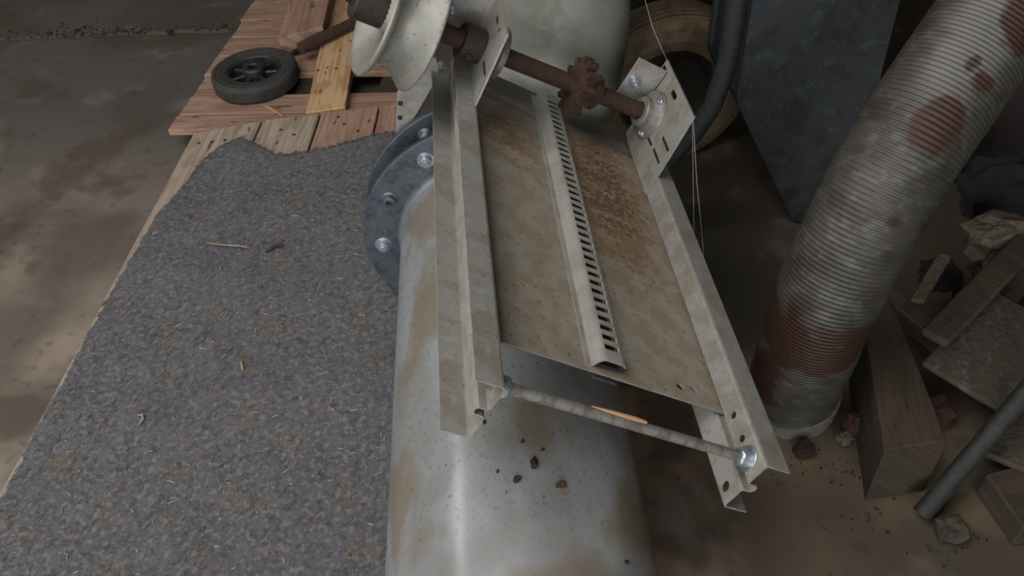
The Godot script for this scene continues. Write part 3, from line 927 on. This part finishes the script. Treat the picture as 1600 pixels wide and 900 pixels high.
func hole(parent: Node, at: Vector3, axis: int, r: float, m: Material, slot := 0.0, slot_dir := Vector3.ZERO) -> void:
	var n := 1 if slot == 0 else 2
	for k in n:
		var c := CSGCylinder3D.new()
		c.radius = r
		c.height = 0.03
		c.sides = 16
		c.operation = CSGShape3D.OPERATION_SUBTRACTION
		c.material = m
		c.position = at + slot_dir * slot * (k - 0.5) * (1.0 if n == 2 else 0.0)
		if axis == 0: c.rotation = Vector3(0, 0, PI / 2)
		if axis == 2: c.rotation = Vector3(PI / 2, 0, 0)
		c.name = "cut"
		parent.add_child(c, true)
	if slot > 0:
		var b := CSGBox3D.new()
		var side := Vector3.ONE * 0.0
		side[axis] = 0.03
		var ax2 := slot_dir.abs()
		var other := Vector3.ONE - ax2.round()
		other[axis] = 0
		b.size = side + slot_dir.abs() * slot + other * r * 2
		b.position = at
		b.operation = CSGShape3D.OPERATION_SUBTRACTION
		b.material = m
		b.name = "cut"
		parent.add_child(b, true)

func build_gate() -> void:
	var xf := Transform3D(Basis(Vector3(0.8508, -0.5255, 0.0023), Vector3(0.5252, 0.85, -0.0398), Vector3(0.019, 0.035, 0.9992)).orthonormalized().scaled(Vector3.ONE * 0.952), Vector3(-0.0357, 0.6202, -0.5821))
	var t := thing("slide_gate", "galvanised rack and pinion slide gate lying tilted across the pipe", "slide gate", xf)
	var s := 0.376
	var a := 0.0456
	var b := 0.0377
	# rails: bent sheet with a groove for the plate
	for side in 2:
		var q := -1.0 if side == 0 else 1.0
		var x := 0.0 if side == 0 else s
		var line := PackedVector2Array()
		for p in [[b, -a], [0.004, -a], [0.001, -a + 0.001], [0, -a + 0.004], [0, -0.009], [0.003, -0.0065], [0.013, -0.006], [0.0165, -0.003], [0.0165, 0.003], [0.013, 0.006], [0.003, 0.0065], [0, 0.009], [0, a - 0.004], [0.001, a - 0.001], [0.004, a], [b, a]]:
			line.append(Vector2(x + q * p[0], p[1]))
		var c := CSGPolygon3D.new()
		var poly := sheet(line, 0.0019)
		var area := 0.0
		for i in poly.size(): area += poly[i].cross(poly[(i + 1) % poly.size()])
		if area < 0: poly.reverse()
		c.polygon = poly
		c.depth = 0.875
		c.material = mats.galvanised if side == 0 else mats.galvanised
		if side == 1:
			hole(c, Vector3(s, 0.0235, -0.103), 0, 0.0055, mats.galvanised)
			hole(c, Vector3(s, 0.0235, -0.062), 0, 0.0055, mats.galvanised)
			hole(c, Vector3(s, -0.031, -0.022), 0, 0.0075, mats.galvanised)
		put(c, "rail", t)
		# CSG extrudes along -z from its own plane
	# slide plate with punched holes
	var plate := CSGBox3D.new()
	plate.size = Vector3(s + 0.022, 0.003, 0.765)
	plate.position = Vector3(s / 2, 0, -0.127 - 0.3825)
	plate.material = mats.plate_steel
	var pc := plate.position
	hole(plate, Vector3(0.3135, 0, -0.153) - pc, 1, 0.0062, mats.plate_steel)
	hole(plate, Vector3(0.3375, 0, -0.156) - pc, 1, 0.0062, mats.plate_steel)
	hole(plate, Vector3(0.02, 0, -0.19) - pc, 1, 0.0045, mats.plate_steel)
	mats.plate_steel.uv1_offset = Vector3(pc.x / 0.376, 0, (pc.z + 0.9) / 0.78)
	put(plate, "slide_plate", t)
	# rack: a rounded strip with a row of slots
	var st := begin()
	var z0 := -0.135
	var z1 := -0.872
	var n := 37
	var ang := []
	var prof := PackedVector2Array([Vector2(0.155, 0.0022), Vector2(0.1635, 0.0024), Vector2(0.1655, 0.006), Vector2(0.1675, 0.0115), Vector2(0.1705, 0.016), Vector2(0.174, 0.0185), Vector2(0.178, 0.0196), Vector2(0.201, 0.0197), Vector2(0.2055, 0.0185), Vector2(0.2075, 0.0155)])
	var band := func(i0: int, i1: int, za: float, zb: float) -> void:
		var ln := PackedVector2Array()
		for i in range(i0, i1 + 1): ln.append(prof[i])
		prism(st, sheet(ln, 0.0024), za - zb, Transform3D(Basis(), Vector3(0, 0, zb)))
	band.call(0, 6, z0, z1)
	band.call(7, 9, z0, z1)
	var step := (z0 - 0.022 - z1) / n
	band.call(6, 7, z0, z0 - 0.022)
	for k in n:
		var za := z0 - 0.022 - step * k
		band.call(6, 7, za - step * 0.6, za - step)
	var slot_shade := begin()  # added dark strip that paints shade into the slots
	box(slot_shade, Vector3(0.034, 0.003, 0.735), Transform3D(Basis(), Vector3(0.1865, 0.0075, -0.504)), 0.0005)
	var rack := obj("rack", st, mats.rack_zinc, plate)
	rack.position = -pc
	rack.set_meta("label", "perforated strip of slots down the plate")
	var shade_strip := obj("slot_shade_strip", slot_shade, mats.cast_dark, plate)
	shade_strip.position = -pc
	st = begin()   # its folded end below the plate edge
	box(st, Vector3(0.036, 0.0025, 0.02), Transform3D(Basis(), Vector3(0.187, -0.006, -0.133)), 0.0005)
	box(st, Vector3(0.034, 0.014, 0.0025), Transform3D(Basis(), Vector3(0.188, 0.0085, -0.147)), 0.0005)
	var stop := obj("rack_stop", st, mats.flange_steel, plate)
	stop.position = -pc
	# tie rod between the rails with nuts
	st = begin()
	rod(st, Vector3(-0.008, 0.0215, -0.028), Vector3(s + 0.012, 0.0215, -0.03), 0.0072, 18)
	var tie := obj("tie_rod", st, mats.dull_zinc, t)
	for nut in [[s - 0.0015, -1.0, -0.03], [0.0015, 1.0, -0.028]]:
		st = begin()
		bolt(st, Vector3(nut[0], 0.0215, nut[2]), Vector3(nut[1], 0, 0), 0.0135, 0.015, true)
		obj("nut", st, mats.bright_zinc, tie)
	# brackets that carry the shaft
	for side in 2:
		var x := -0.0045 if side == 0 else s - 0.0045
		var poly := PackedVector2Array()   # (along z, out of plate y); CSG polygon's x becomes z
		if side == 0:
			for p in [[-0.655, 0.045], [-0.635, 0.046], [-0.668, 0.168], [-0.905, 0.172], [-0.905, 0.045]]: poly.append(Vector2(p[0], p[1]))
		else:
			for p in [[-0.652, 0.0085], [-0.6785, 0.1735], [-0.9, 0.175], [-0.905, 0.128], [-0.86, 0.09], [-0.84, 0.0085]]: poly.append(Vector2(p[0], p[1]))
		var c := CSGPolygon3D.new()
		var area := 0.0
		for i in poly.size(): area += poly[i].cross(poly[(i + 1) % poly.size()])
		if area < 0: poly.reverse()
		c.polygon = poly
		c.depth = 0.004
		c.material = mats.galvanised
		c.transform = Transform3D(Basis(Vector3(0, 0, 1), Vector3(0, 1, 0), Vector3(-1, 0, 0)), Vector3(x, 0, 0))
		var cuts := [[-0.886, 0.16, 0.005, 0.012], [-0.789, 0.155, 0.005, 0.022], [-0.703, 0.094, 0.0028, 0.045], [-0.705, 0.064, 0.0028, 0.045], [-0.765, 0.062, 0.0028, 0.035]]
		if side == 0: cuts = [[-0.86, 0.14, 0.005, 0.012], [-0.76, 0.15, 0.004, 0.02], [-0.69, 0.09, 0.003, 0.05], [-0.72, 0.15, 0.004, 0.0]]
		for h in cuts: hole(c, Vector3(h[0], h[1], 0.002), 2, h[2], mats.rust, h[3], Vector3(1, 0, 0) if h[3] > 0 else Vector3.ZERO)
		put(c, "bracket", t)
	# the bent feet of the brackets, each with a bolt
	for leg in [[-0.046, 0.122, 0.088, 0.15, -0.85, -0.062, 0.096], [0.336, 0.108, 0.066, 0.115, -0.865, 0.322, 0.12]]:
		st = begin()
		box(st, Vector3(leg[2], leg[3], 0.004), Transform3D(Basis(), Vector3(leg[0], leg[1], leg[4])), 0.001)
		var lg := obj("bracket_foot", st, mats.galvanised, t)
		st = begin()
		bolt(st, Vector3(leg[5], leg[6], leg[4] + 0.002), Vector3(0, 0, 1), 0.0095, 0.008, true, 0.012)
		obj("bolt", st, mats.bright_zinc, lg)
	# bolt on the rail's far foot
	st = begin()
	box(st, Vector3(0.0375, 0.0026, 0.08), Transform3D(Basis(), Vector3(-0.019, -a - 0.0023, -0.905)), 0.0005)
	var ft := obj("rail_foot", st, mats.galvanised, t)
	st = begin()
	bolt(st, Vector3(-0.0215, -a - 0.001, -0.922), Vector3(0, 1, 0), 0.0105, 0.008, true, 0.004)
	obj("bolt", st, mats.bright_zinc, ft)
	# punched strap hanging from the far end
	st = begin()
	prism(st, PackedVector2Array([Vector2(-0.079, -0.02), Vector2(-0.079, -0.12), Vector2(-0.042, -0.214), Vector2(-0.02, -0.221), Vector2(-0.027, -0.17), Vector2(-0.02, -0.05), Vector2(-0.04, -0.02)]), 0.003, Transform3D(Basis(), Vector3(0, 0, -0.903)))
	var strap := obj("strap", st, mats.galvanised, t)
	for h in [Vector2(-0.064, -0.138), Vector2(-0.052, -0.168)]:
		st = begin()
		lathe(st, PackedVector2Array([Vector2(0.0055, 0.0), Vector2(0.0055, 0.001), Vector2(0.004, 0.0012), Vector2(0.004, 0.0002), Vector2(0, 0.0002)]), 16, Transform3D(Basis(Vector3(1, 0, 0), Vector3(0, 0, 1), Vector3(0, -1, 0)), Vector3(h.x, h.y, -0.9)))
		obj("hole_disc", st, mats.rust, strap)  # rust-brown disc stands in for a dark punched hole
	# shaft with pinion, collar and bearings
	var p0 := Vector3(-0.19, 0.09, -0.746)
	var p1 := Vector3(0.4, 0.09, -0.818)
	var dir := (p1 - p0).normalized()
	var at := func(x: float) -> Vector3: return p0.lerp(p1, (x + 0.19) / 0.59)
	st = begin()
	rod(st, p0, p1, 0.0165, 20)
	var shaft := obj("shaft", st, mats.rust, t)
	var sx := dir
	var sy := (Vector3.UP - sx * sx.y).normalized()
	var turn := Basis(sy, sx, sy.cross(sx))     # lathe axis along the shaft
	if turn.determinant() < 0: turn = Basis(sy, sx, -sy.cross(sx))
	st = begin()
	lathe(st, PackedVector2Array([Vector2(0.017, 0.0), Vector2(0.03, 0.0), Vector2(0.032, 0.003), Vector2(0.032, 0.037), Vector2(0.03, 0.04), Vector2(0.017, 0.04)]), 24, Transform3D(turn, at.call(-0.046)))
	bolt(st, (at.call(-0.026) as Vector3) + Vector3(0, -0.01, 0.03), Vector3(0, -0.3, 1), 0.007, 0.006, false)
	obj("collar", st, mats.cast_dark, shaft)
	st = begin()
	var gear := PackedVector2Array()
	var teeth := 12
	for k in teeth:
		for g in [[-0.32, 0.041], [-0.16, 0.056], [0.16, 0.056], [0.32, 0.041]]:
			var ph: float = TAU * (k + g[0]) / teeth + 0.12
			gear.append(Vector2(cos(ph), sin(ph)) * float(g[1]))
	var gx := Transform3D(Basis(sy, sx.cross(sy), sx), at.call(0.188))
	if gx.basis.determinant() < 0: gx = Transform3D(Basis(sx.cross(sy), sy, sx), at.call(0.188))
	prism(st, gear, 0.021, gx)
	lathe(st, PackedVector2Array([Vector2(0.017, 0.021), Vector2(0.033, 0.021), Vector2(0.033, 0.048), Vector2(0.031, 0.05), Vector2(0.017, 0.05)]), 24, Transform3D(turn, at.call(0.188)))
	bolt(st, (at.call(0.224) as Vector3) + Vector3(0, 0.031, 0.01), Vector3(0, 1, 0.35), 0.0065, 0.008, false)
	obj("pinion", st, mats.rust, shaft)
	for bx in [[s - 0.03, -1.0], [0.004, 1.0]]:
		st = begin()
		var c: Vector3 = at.call(bx[0])
		lathe(st, PackedVector2Array([Vector2(0.018, -0.006), Vector2(0.027, -0.006), Vector2(0.0295, -0.003), Vector2(0.031, 0.007), Vector2(0.037, 0.01), Vector2(0.046, 0.015), Vector2(0.049, 0.02), Vector2(0.049, 0.0245), Vector2(0.018, 0.0245)]), 28, Transform3D(turn, c))
		var bear := obj("bearing", st, mats.dull_zinc, t)
		for k in 3:
			st = begin()
			var ph := TAU * k / 3.0 + 0.4
			bolt(st, c + sx * 0.018 + (sy * cos(ph) + sx.cross(sy) * sin(ph)) * 0.041, -sx, 0.0075, 0.007, false, 0.004)
			obj("bolt", st, mats.bright_zinc, bear)
	# chain pulley on the outer end of the shaft
	var pl := []
	for p in [[0.1, -0.002], [0.109, -0.009], [0.1155, -0.0115], [0.118, -0.009], [0.118, -0.0055], [0.112, 0.0005], [0.098, 0.0055], [0.09, 0.011], [0.086, 0.019], [0.0875, 0.03], [0.095, 0.046], [0.111, 0.064], [0.1175, 0.071], [0.1178, 0.0745], [0.1145, 0.0765], [0.107, 0.0735], [0.09, 0.057], [0.079, 0.04], [0.066, 0.035], [0.04, 0.034], [0.034, 0.04], [0.031, 0.056], [0.0172, 0.056], [0.0172, -0.012], [0.031, -0.012], [0.034, 0.004], [0.04, 0.024], [0.066, 0.024], [0.08, 0.018], [0.09, 0.0075], [0.1, -0.002]]:
		pl.append(Vector2(p[0], p[1]))
	st = begin()
	lathe(st, PackedVector2Array(pl), 96, Transform3D(turn, p0), true)
	var pul := obj("pulley", st, mats.pulley_paint, t)
	pul.set_meta("label", "broad pale grooved pulley wheel")
	st = begin()
	lathe(st, PackedVector2Array([Vector2(0.0, -0.05), Vector2(0.032, -0.05), Vector2(0.034, -0.047), Vector2(0.034, 0.014), Vector2(0.0172, 0.014)]), 24, Transform3D(turn, p0))
	bolt(st, p0 - sx * 0.05, -sx, 0.012, 0.01, true)
	obj("hub_collar", st, mats.cast_dark, pul)
	# a splinter of pale wood caught on the tie rod
	st = begin()
	var w0 := xf * Vector3(0.128, 0.0305, -0.03)
	var w1 := xf * Vector3(0.208, 0.03, -0.031)
	sweep(st, PackedVector3Array([w0, w0.lerp(w1, 0.3), w0.lerp(w1, 0.8), w1]), PackedFloat32Array([0.0008, 0.0024, 0.0032, 0.0022]), 5)
	tag(obj("wood_splinter", st, mats.pale_straw), "long yellow wood splinter lying on the tie rod of the slide gate", "splinter")

# ---------------------------------------------------------------- wheelbarrow on end, loose tyre
func build_barrow() -> void:
	var t := thing("old_tyre", "dusty brown pneumatic tyre standing behind the slide gate", "tyre", Transform3D(Basis(Vector3.UP, 0.12) * Basis(Vector3.RIGHT, 0.08), Vector3(0.44, 0.208, -1.915)))
	var turn := Transform3D(Basis(Vector3(1, 0, 0), Vector3(0, 0, 1), Vector3(0, -1, 0)), Vector3())
	var st := begin()
	var prof := PackedVector2Array([Vector2(0.125, -0.03), Vector2(0.13, -0.045), Vector2(0.16, -0.055), Vector2(0.195, -0.052), Vector2(0.212, -0.045)])
	for k in 6:
		var y := -0.036 + k * 0.0144
		var r := 0.224 - 0.9 * y * y * 3.0
		prof.append_array(PackedVector2Array([Vector2(r, y - 0.0045), Vector2(r, y + 0.0045), Vector2(r - 0.006, y + 0.006), Vector2(r - 0.006, y + 0.0085)]))
	prof.append_array(PackedVector2Array([Vector2(0.212, 0.047), Vector2(0.195, 0.053), Vector2(0.16, 0.055), Vector2(0.13, 0.045), Vector2(0.125, 0.03), Vector2(0.15, 0.0), Vector2(0.125, -0.03)]))
	lathe(st, prof, 80, turn)
	obj("tyre_casing", st, mats.dusty_rubber, t)
	st = begin()
	lathe(st, PackedVector2Array([Vector2(0.124, -0.032), Vector2(0.115, -0.03), Vector2(0.105, -0.012), Vector2(0.04, -0.006), Vector2(0.03, -0.045), Vector2(0.012, -0.045), Vector2(0.012, 0.045), Vector2(0.03, 0.045), Vector2(0.04, 0.006), Vector2(0.105, 0.012), Vector2(0.115, 0.03), Vector2(0.124, 0.032)]), 48, turn)
	obj("wheel_disc", st, mats.cast_dark, t)
	# the tub: its base faces the camera, the flared sides run back to a rolled rim
	var w := thing("wheelbarrow", "dark blue-grey steel wheelbarrow tub standing on end beside the tyre", "wheelbarrow")
	var base := [Vector3(0.532, 0.35, -1.6), Vector3(0.545, 0.315, -1.597), Vector3(0.70, 0.012, -1.572), Vector3(0.73, 0.004, -1.57), Vector3(0.82, 0.004, -1.57), Vector3(0.842, 0.03, -1.572), Vector3(0.842, 0.387, -1.602), Vector3(0.87, 0.95, -1.66), Vector3(0.85, 0.985, -1.665), Vector3(0.585, 0.985, -1.665), Vector3(0.568, 0.95, -1.66)]
	var mid := Vector3(0.71, 0.5, -1.6)
	var back := Vector3(0.03, 0.03, -0.24)
	st = begin()
	var hub := Vector3(0.71, 0.5, -1.613)
	for i in base.size():
		var p: Vector3 = base[i]
		var q: Vector3 = base[(i + 1) % base.size()]
		tri(st, hub, p, q)
	var rim := PackedVector3Array()
	for p in base:
		var out: Vector3 = (p - mid) * 0.16
		out.z = 0
		rim.append(p + out + back - Vector3(0, minf(0.0, p.y + out.y + back.y - 0.02), 0))
	for i in base.size():
		var j := (i + 1) % base.size()
		quad(st, base[i], rim[i], rim[j], base[j])
	obj("tub", st, mats.tub_paint, w)
	rim.append(rim[0])
	st = begin()
	sweep(st, rim, PackedFloat32Array([0.011]), 10)
	obj("rolled_rim", st, mats.tub_paint, w)
	st = begin()
	var cv := Curve3D.new()
	cv.bake_interval = 0.03
	for p in [Vector3(0.49, 1.15, -1.55), Vector3(0.488, 0.8, -1.55), Vector3(0.49, 0.56, -1.55), Vector3(0.485, 0.46, -1.55), Vector3(0.466, 0.37, -1.55), Vector3(0.43, 0.3, -1.552), Vector3(0.385, 0.24, -1.56), Vector3(0.35, 0.12, -1.575), Vector3(0.345, 0.021, -1.58)]:
		cv.add_point(p)
	sweep(st, cv.get_baked_points(), PackedFloat32Array([0.021]), 14)
	obj("frame_tube", st, mats.frame_paint, w)

# ---------------------------------------------------------------- corrugated hose
func build_hose() -> void:
	var t := thing("corrugated_hose", "ribbed metal hose with rust patches leaning up at the right", "hose")
	var cv := Curve3D.new()
	cv.bake_interval = 0.002
	var pts := [Vector3(0.527, 0.0, -1.035), Vector3(0.519, 0.18, -1.0), Vector3(0.53, 0.38, -0.985), Vector3(0.6, 0.565, -1.03), Vector3(0.735, 0.71, -1.135), Vector3(0.95, 0.9, -1.3), Vector3(1.25, 1.15, -1.52)]
	for i in pts.size():
		var d: Vector3 = (pts[min(i + 1, pts.size() - 1)] - pts[max(i - 1, 0)]) / 6.0
		cv.add_point(pts[i], -d, d)
	var length := cv.get_baked_length()
	var st := begin()
	var ring := PackedVector3Array()
	var rad := PackedFloat32Array()
	var x := 0.03
	var k := 0
	while x < length:
		ring.append(cv.sample_baked(x))
		var f: float = [0.0, 0.85, 1.0, 0.85][k % 4]
		rad.append(0.0822 + 0.0024 * f)
		x += 0.0018
		k += 1
	sweep(st, ring, rad, 44)
	obj("ribbed_tube", st, mats.tube_steel, t)
	st = begin()
	lathe(st, PackedVector2Array([Vector2(0.0805, 0.0), Vector2(0.088, 0.0), Vector2(0.0895, 0.003), Vector2(0.088, 0.054), Vector2(0.086, 0.058), Vector2(0.0805, 0.058)]), 56, Transform3D(Basis(Vector3(1, 0, 0), Vector3(-0.04, 0.98, 0.19).normalized(), Vector3(0, -0.19, 0.98)).orthonormalized(), Vector3(0.527, 0.012, -1.035)))
	obj("end_collar", st, mats.dull_zinc, t)

# ---------------------------------------------------------------- scrap on the right
func build_scrap() -> void:
	# a dark boarded door leaning against the wall behind the heap
	var dr := thing("board_door", "dark boarded door leaning upright behind the scrap heap and hose", "door", Transform3D(Basis(Vector3.UP, -0.35) * Basis(Vector3.RIGHT, -0.18), Vector3(1.02, 0.0, -1.72)))
	for i in 6:
		var sd := begin()
		box(sd, Vector3(0.138, 1.7 - 0.02 * (i % 3), 0.024), Transform3D(Basis(), Vector3(0.07 + 0.143 * i, 0.86, 0.0)), 0.002, Vector2(i * 0.37, 0))
		obj("door_board", sd, mats.darker_wood, dr)
	for y in [0.35, 1.35]:
		var sl := begin()
		box(sl, Vector3(0.84, 0.1, 0.022), Transform3D(Basis(), Vector3(0.43, y, -0.024)), 0.002)
		obj("ledge", sl, mats.darker_wood, dr)
	var heap := begin()  # black lump added where there is only deep shade
	lump(heap, Vector3(0.62, 0.14, -2.72), Vector3(0.42, 0.2, 0.3), 41, 14, 22, 0.5)
	tag(obj("shade_heap", heap, mats.dark_cloth), "black lump added as deep shade on the floor behind the tyre", "shade_heap")
	var st: SurfaceTool
	var tb := thing("squared_timber", "heavy brown squared timber lying on the floor beside the hose foot", "timber")
	plank("timber_body", [Vector3(0.596, 0.15, -0.806), Vector3(0.68, 0.15, -1.15), Vector3(0.742, 0.15, -1.15), Vector3(0.703, 0.15, -0.812)], 0.149, mats.dark_wood, tb, 400)
	# a grey bar leaning over the timber's near end
	st = begin()
	rod(st, Vector3(0.672, 0.018, -0.757), Vector3(0.94, 0.27, -0.925), 0.0165, 14)
	tag(obj("iron_pole", st, mats.frame_paint), "grey-green iron pole leaning from the floor over the scrap heap", "pole")
	# the heap itself: slabs, boards, stones
	var items := [
		["scrap_board", "slate", Vector3(0.17, 0.014, 0.22), Vector3(0.87, 0.16, -0.985), Vector3(0.2, -0.9, -0.1), "broad stained board with pale flecks sloping on the scrap heap", "board"],
		["scrap_board", "dark_wood", Vector3(0.05, 0.018, 0.31), Vector3(0.868, 0.222, -1.085), Vector3(0.15, -0.94, 0.0), "narrow grey board lying slantwise along the top of the scrap heap", "board"],
		["scrap_board", "dark_wood", Vector3(0.045, 0.018, 0.26), Vector3(1.06, 0.19, -1.11), Vector3(0.15, -0.35, 0.08), "second narrow board right of the topmost grey board", "board"],
		["scrap_board", "dark_wood", Vector3(0.035, 0.045, 0.34), Vector3(0.79, 0.09, -1.16), Vector3(0.12, 0.5, 0.1), "reddish dark batten beside the timber in the scrap heap", "board"],
		["scrap_board", "slate", Vector3(0.16, 0.016, 0.2), Vector3(0.915, 0.088, -0.862), Vector3(0.2, -0.75, 0.05), "grey speckled slab at the near right of the heap", "slab"],
		["scrap_board", "dark_wood", Vector3(0.3, 0.06, 0.11), Vector3(0.945, 0.031, -0.765), Vector3(0.0, 0.12, 0.0), "dark low block in front of the speckled slab", "block"],
		["scrap_board", "dark_wood", Vector3(0.26, 0.05, 0.26), Vector3(1.2, 0.026, -1.14), Vector3(0, 0.4, 0), "dark broken board flat on the floor under the scrap heap", "board"],
		["scrap_board", "stone", Vector3(0.026, 0.012, 0.13), Vector3(0.815, 0.185, -1.16), Vector3(0.2, -0.75, 0.4), "pale splinter of plaster board behind the batten", "board"]]
	for it in items:
		st = begin()
		var xf := Transform3D(Basis.from_euler(it[4]), it[3])
		box(st, it[2], xf, 0.004, Vector2(it[3].x * 3.0, it[3].z))
		tag(obj(it[0], st, mats[it[1]]), it[5], it[6])
	var stones := [
		[Vector3(0.962, 0.215, -1.225), Vector3(0.055, 0.045, 0.045), "stone", "large pale brown stone on the scrap heap", 11],
		[Vector3(1.09, 0.17, -1.42), Vector3(0.09, 0.06, 0.07), "dark_cloth", "dark bundled rag behind the pale stone", 12],
		[Vector3(0.875, 0.13, -1.225), Vector3(0.04, 0.03, 0.035), "dark_cloth", "dark blue rag below and left of the pale stone", 13],
		[Vector3(0.93, 0.055, -1.03), Vector3(0.05, 0.055, 0.045), "slate", "dark rubble stone propping the broad stained board", 20],
		[Vector3(0.985, 0.08, -1.215), Vector3(0.06, 0.08, 0.05), "slate", "dark rubble stone beneath the pale brown stone", 21],
		[Vector3(0.79, 0.026, -0.965), Vector3(0.028, 0.025, 0.03), "brick_red", "red brick fragment between timber and stained board", 14],
		[Vector3(0.622, 0.022, -0.955), Vector3(0.017, 0.022, 0.02), "brick_red", "red brick fragment at the hose foot", 15],
		[Vector3(0.6, 0.012, -0.93), Vector3(0.014, 0.012, 0.013), "stone", "small pale pebble at the hose foot", 16],
		[Vector3(0.71, 0.018, -0.725), Vector3(0.028, 0.018, 0.022), "slate", "grey rubble lump by the near end of the timber", 17],
		[Vector3(1.25, 0.05, -0.95), Vector3(0.07, 0.05, 0.08), "slate", "dark rubble lump at the right edge of the heap", 18],
		[Vector3(0.52, 0.012, -0.915), Vector3(0.018, 0.012, 0.016), "mud", "dark clod of dirt in front of the hose collar", 19]]
	for q in stones:
		st = begin()
		lump(st, q[0], q[1], q[4], 9, 12, 0.5)
		var kind: String = "rag" if q[2] == "dark_cloth" else ("brick_fragment" if q[2] == "brick_red" else "stone")
		if q[4] == 19: kind = "dirt_clod"
		tag(obj(kind, st, mats[q[2]]), q[3], kind.replace("_", " "))

# ---------------------------------------------------------------- straw, crumbs, cobwebs
func straw(pts: Array, r: float, called: String, label: String, category: String, m: Material) -> void:
	var st := begin()
	var rad := PackedFloat32Array()
	for i in pts.size(): rad.append(r * (0.55 if i == 0 or i == pts.size() - 1 else 1.0))
	sweep(st, PackedVector3Array(pts), rad, 5)
	tag(obj(called, st, m), label, category)

func build_litter() -> void:
	straw([Vector3(-0.689, 0.1145, -1.562), Vector3(-0.65, 0.1165, -1.548), Vector3(-0.61, 0.1155, -1.54), Vector3(-0.585, 0.1145, -1.53)], 0.0016, "straw_stalk", "long pale straw stalk lying crosswise on the felt", "straw", mats.straw)
	straw([Vector3(-0.722, 0.113, -1.06), Vector3(-0.712, 0.117, -1.058), Vector3(-0.708, 0.117, -1.047), Vector3(-0.714, 0.115, -1.035)], 0.0026, "wood_curl", "curled pale shaving on the felt near its left edge", "shaving", mats.web)
	straw([Vector3(-0.545, 0.114, -1.175), Vector3(-0.54, 0.116, -1.16), Vector3(-0.537, 0.114, -1.15)], 0.003, "wood_chip", "yellow wood chip in the middle of the felt", "chip", mats.straw)
	straw([Vector3(-0.545, 0.114, -1.51), Vector3(-0.525, 0.118, -1.525), Vector3(-0.505, 0.115, -1.53)], 0.0045, "bark_chip", "brown bark chip on the far half of the felt", "chip", mats.rust)
	straw([Vector3(-0.665, 0.073, -2.237), Vector3(-0.64, 0.074, -2.21), Vector3(-0.6, 0.0722, -2.168)], 0.0042, "wood_splinter", "pale wood splinter on the pallet slat before the small wheel", "splinter", mats.pale_wood)
	# chaff on the felt: countless small bits
	var rng := RandomNumberGenerator.new()
	rng.seed = 12
	var st := begin()
	for k in 330:
		var j := rng.randi_range(30, 215)
		var i := rng.randi_range(6, 128)
		if rng.randf() < 0.5: i = rng.randi_range(50, 120)
		var p: Vector3 = felt_pts[j][i]
		var ln := rng.randf_range(0.002, 0.008) * (0.7 if rng.randf() < 0.6 else 1.2)
		var d := Vector3(1, 0, 0).rotated(Vector3.UP, rng.randf() * TAU)
		var r := rng.randf_range(0.0006, 0.0017)
		sweep(st, PackedVector3Array([p - d * ln + Vector3(0, 0.001, 0), p + Vector3(0, 0.002, 0), p + d * ln + Vector3(0, 0.0012, 0)]), PackedFloat32Array([r * 0.5, r, r * 0.6]), 4)
	var o := obj("chaff", st, mats.straw)
	tag(o, "small chips of straw and chaff scattered over the felt", "chaff", "", "stuff")
	# dirt along the joint in the floor and round the scrap
	st = begin()
	for k in 260:
		var x := rng.randf_range(-2.0, -0.75)
		if k % 3 == 0: x = rng.randf_range(-1.55, -1.2)
		var z := -2.987 + 0.108 * (x + 1.759) - absf(rng.randfn(0, 0.035)) + 0.01
		var s := rng.randf_range(0.0015, 0.0045)
		if rng.randf() < 0.04: s *= 2.6
		lump(st, Vector3(x, 0.012 + s * 0.3, z), Vector3(s, s * 0.6, s), 900 + k, 4, 6, 0.5)
	o = obj("joint_dirt", st, mats.mud)
	tag(o, "dark crumbs of dirt gathered along the cracked floor joint", "dirt", "", "stuff")
	st = begin()
	for k in 70:
		var c: Vector2 = [Vector2(0.5, -0.9), Vector2(0.6, -0.76), Vector2(0.7, -0.7), Vector2(0.57, -0.88)][k % 4]
		var p := c + Vector2(rng.randfn(0, 0.035), rng.randfn(0, 0.02))
		var s := rng.randf_range(0.001, 0.0028)
		lump(st, Vector3(p.x, s * 0.4, p.y), Vector3(s, s * 0.6, s), 1300 + k, 4, 6, 0.5)
	o = obj("floor_dirt", st, mats.mud)
	tag(o, "dark earth crumbs round the timber and hose foot", "dirt", "", "stuff")
	# cobweb threads
	var threads := [
		[Vector3(0.339, 0.551, -1.235), Vector3(0.347, 0.44, -1.2), Vector3(0.373, 0.28, -1.2), Vector3(0.41, 0.002, -1.25)],
		[Vector3(0.338, 0.55, -1.235), Vector3(0.349, 0.42, -1.23), Vector3(0.362, 0.26, -1.22), Vector3(0.375, 0.002, -1.24)],
		[Vector3(0.336, 0.545, -1.443), Vector3(0.318, 0.583, -1.5), Vector3(0.301, 0.66, -1.6), Vector3(0.298, 0.85, -1.64)]]
	var words := ["dusty cobweb thread hanging below the right bracket", "fainter cobweb thread beside the one below the right bracket", "cobweb thread stretched up from the right bracket before the tyre"]
	for i in 3:
		st = begin()
		sweep(st, PackedVector3Array(threads[i]), PackedFloat32Array([0.0005, 0.0008, 0.0005]), 5)
		tag(obj("cobweb", st, mats.web), words[i], "cobweb", "cobweb threads behind the gate")
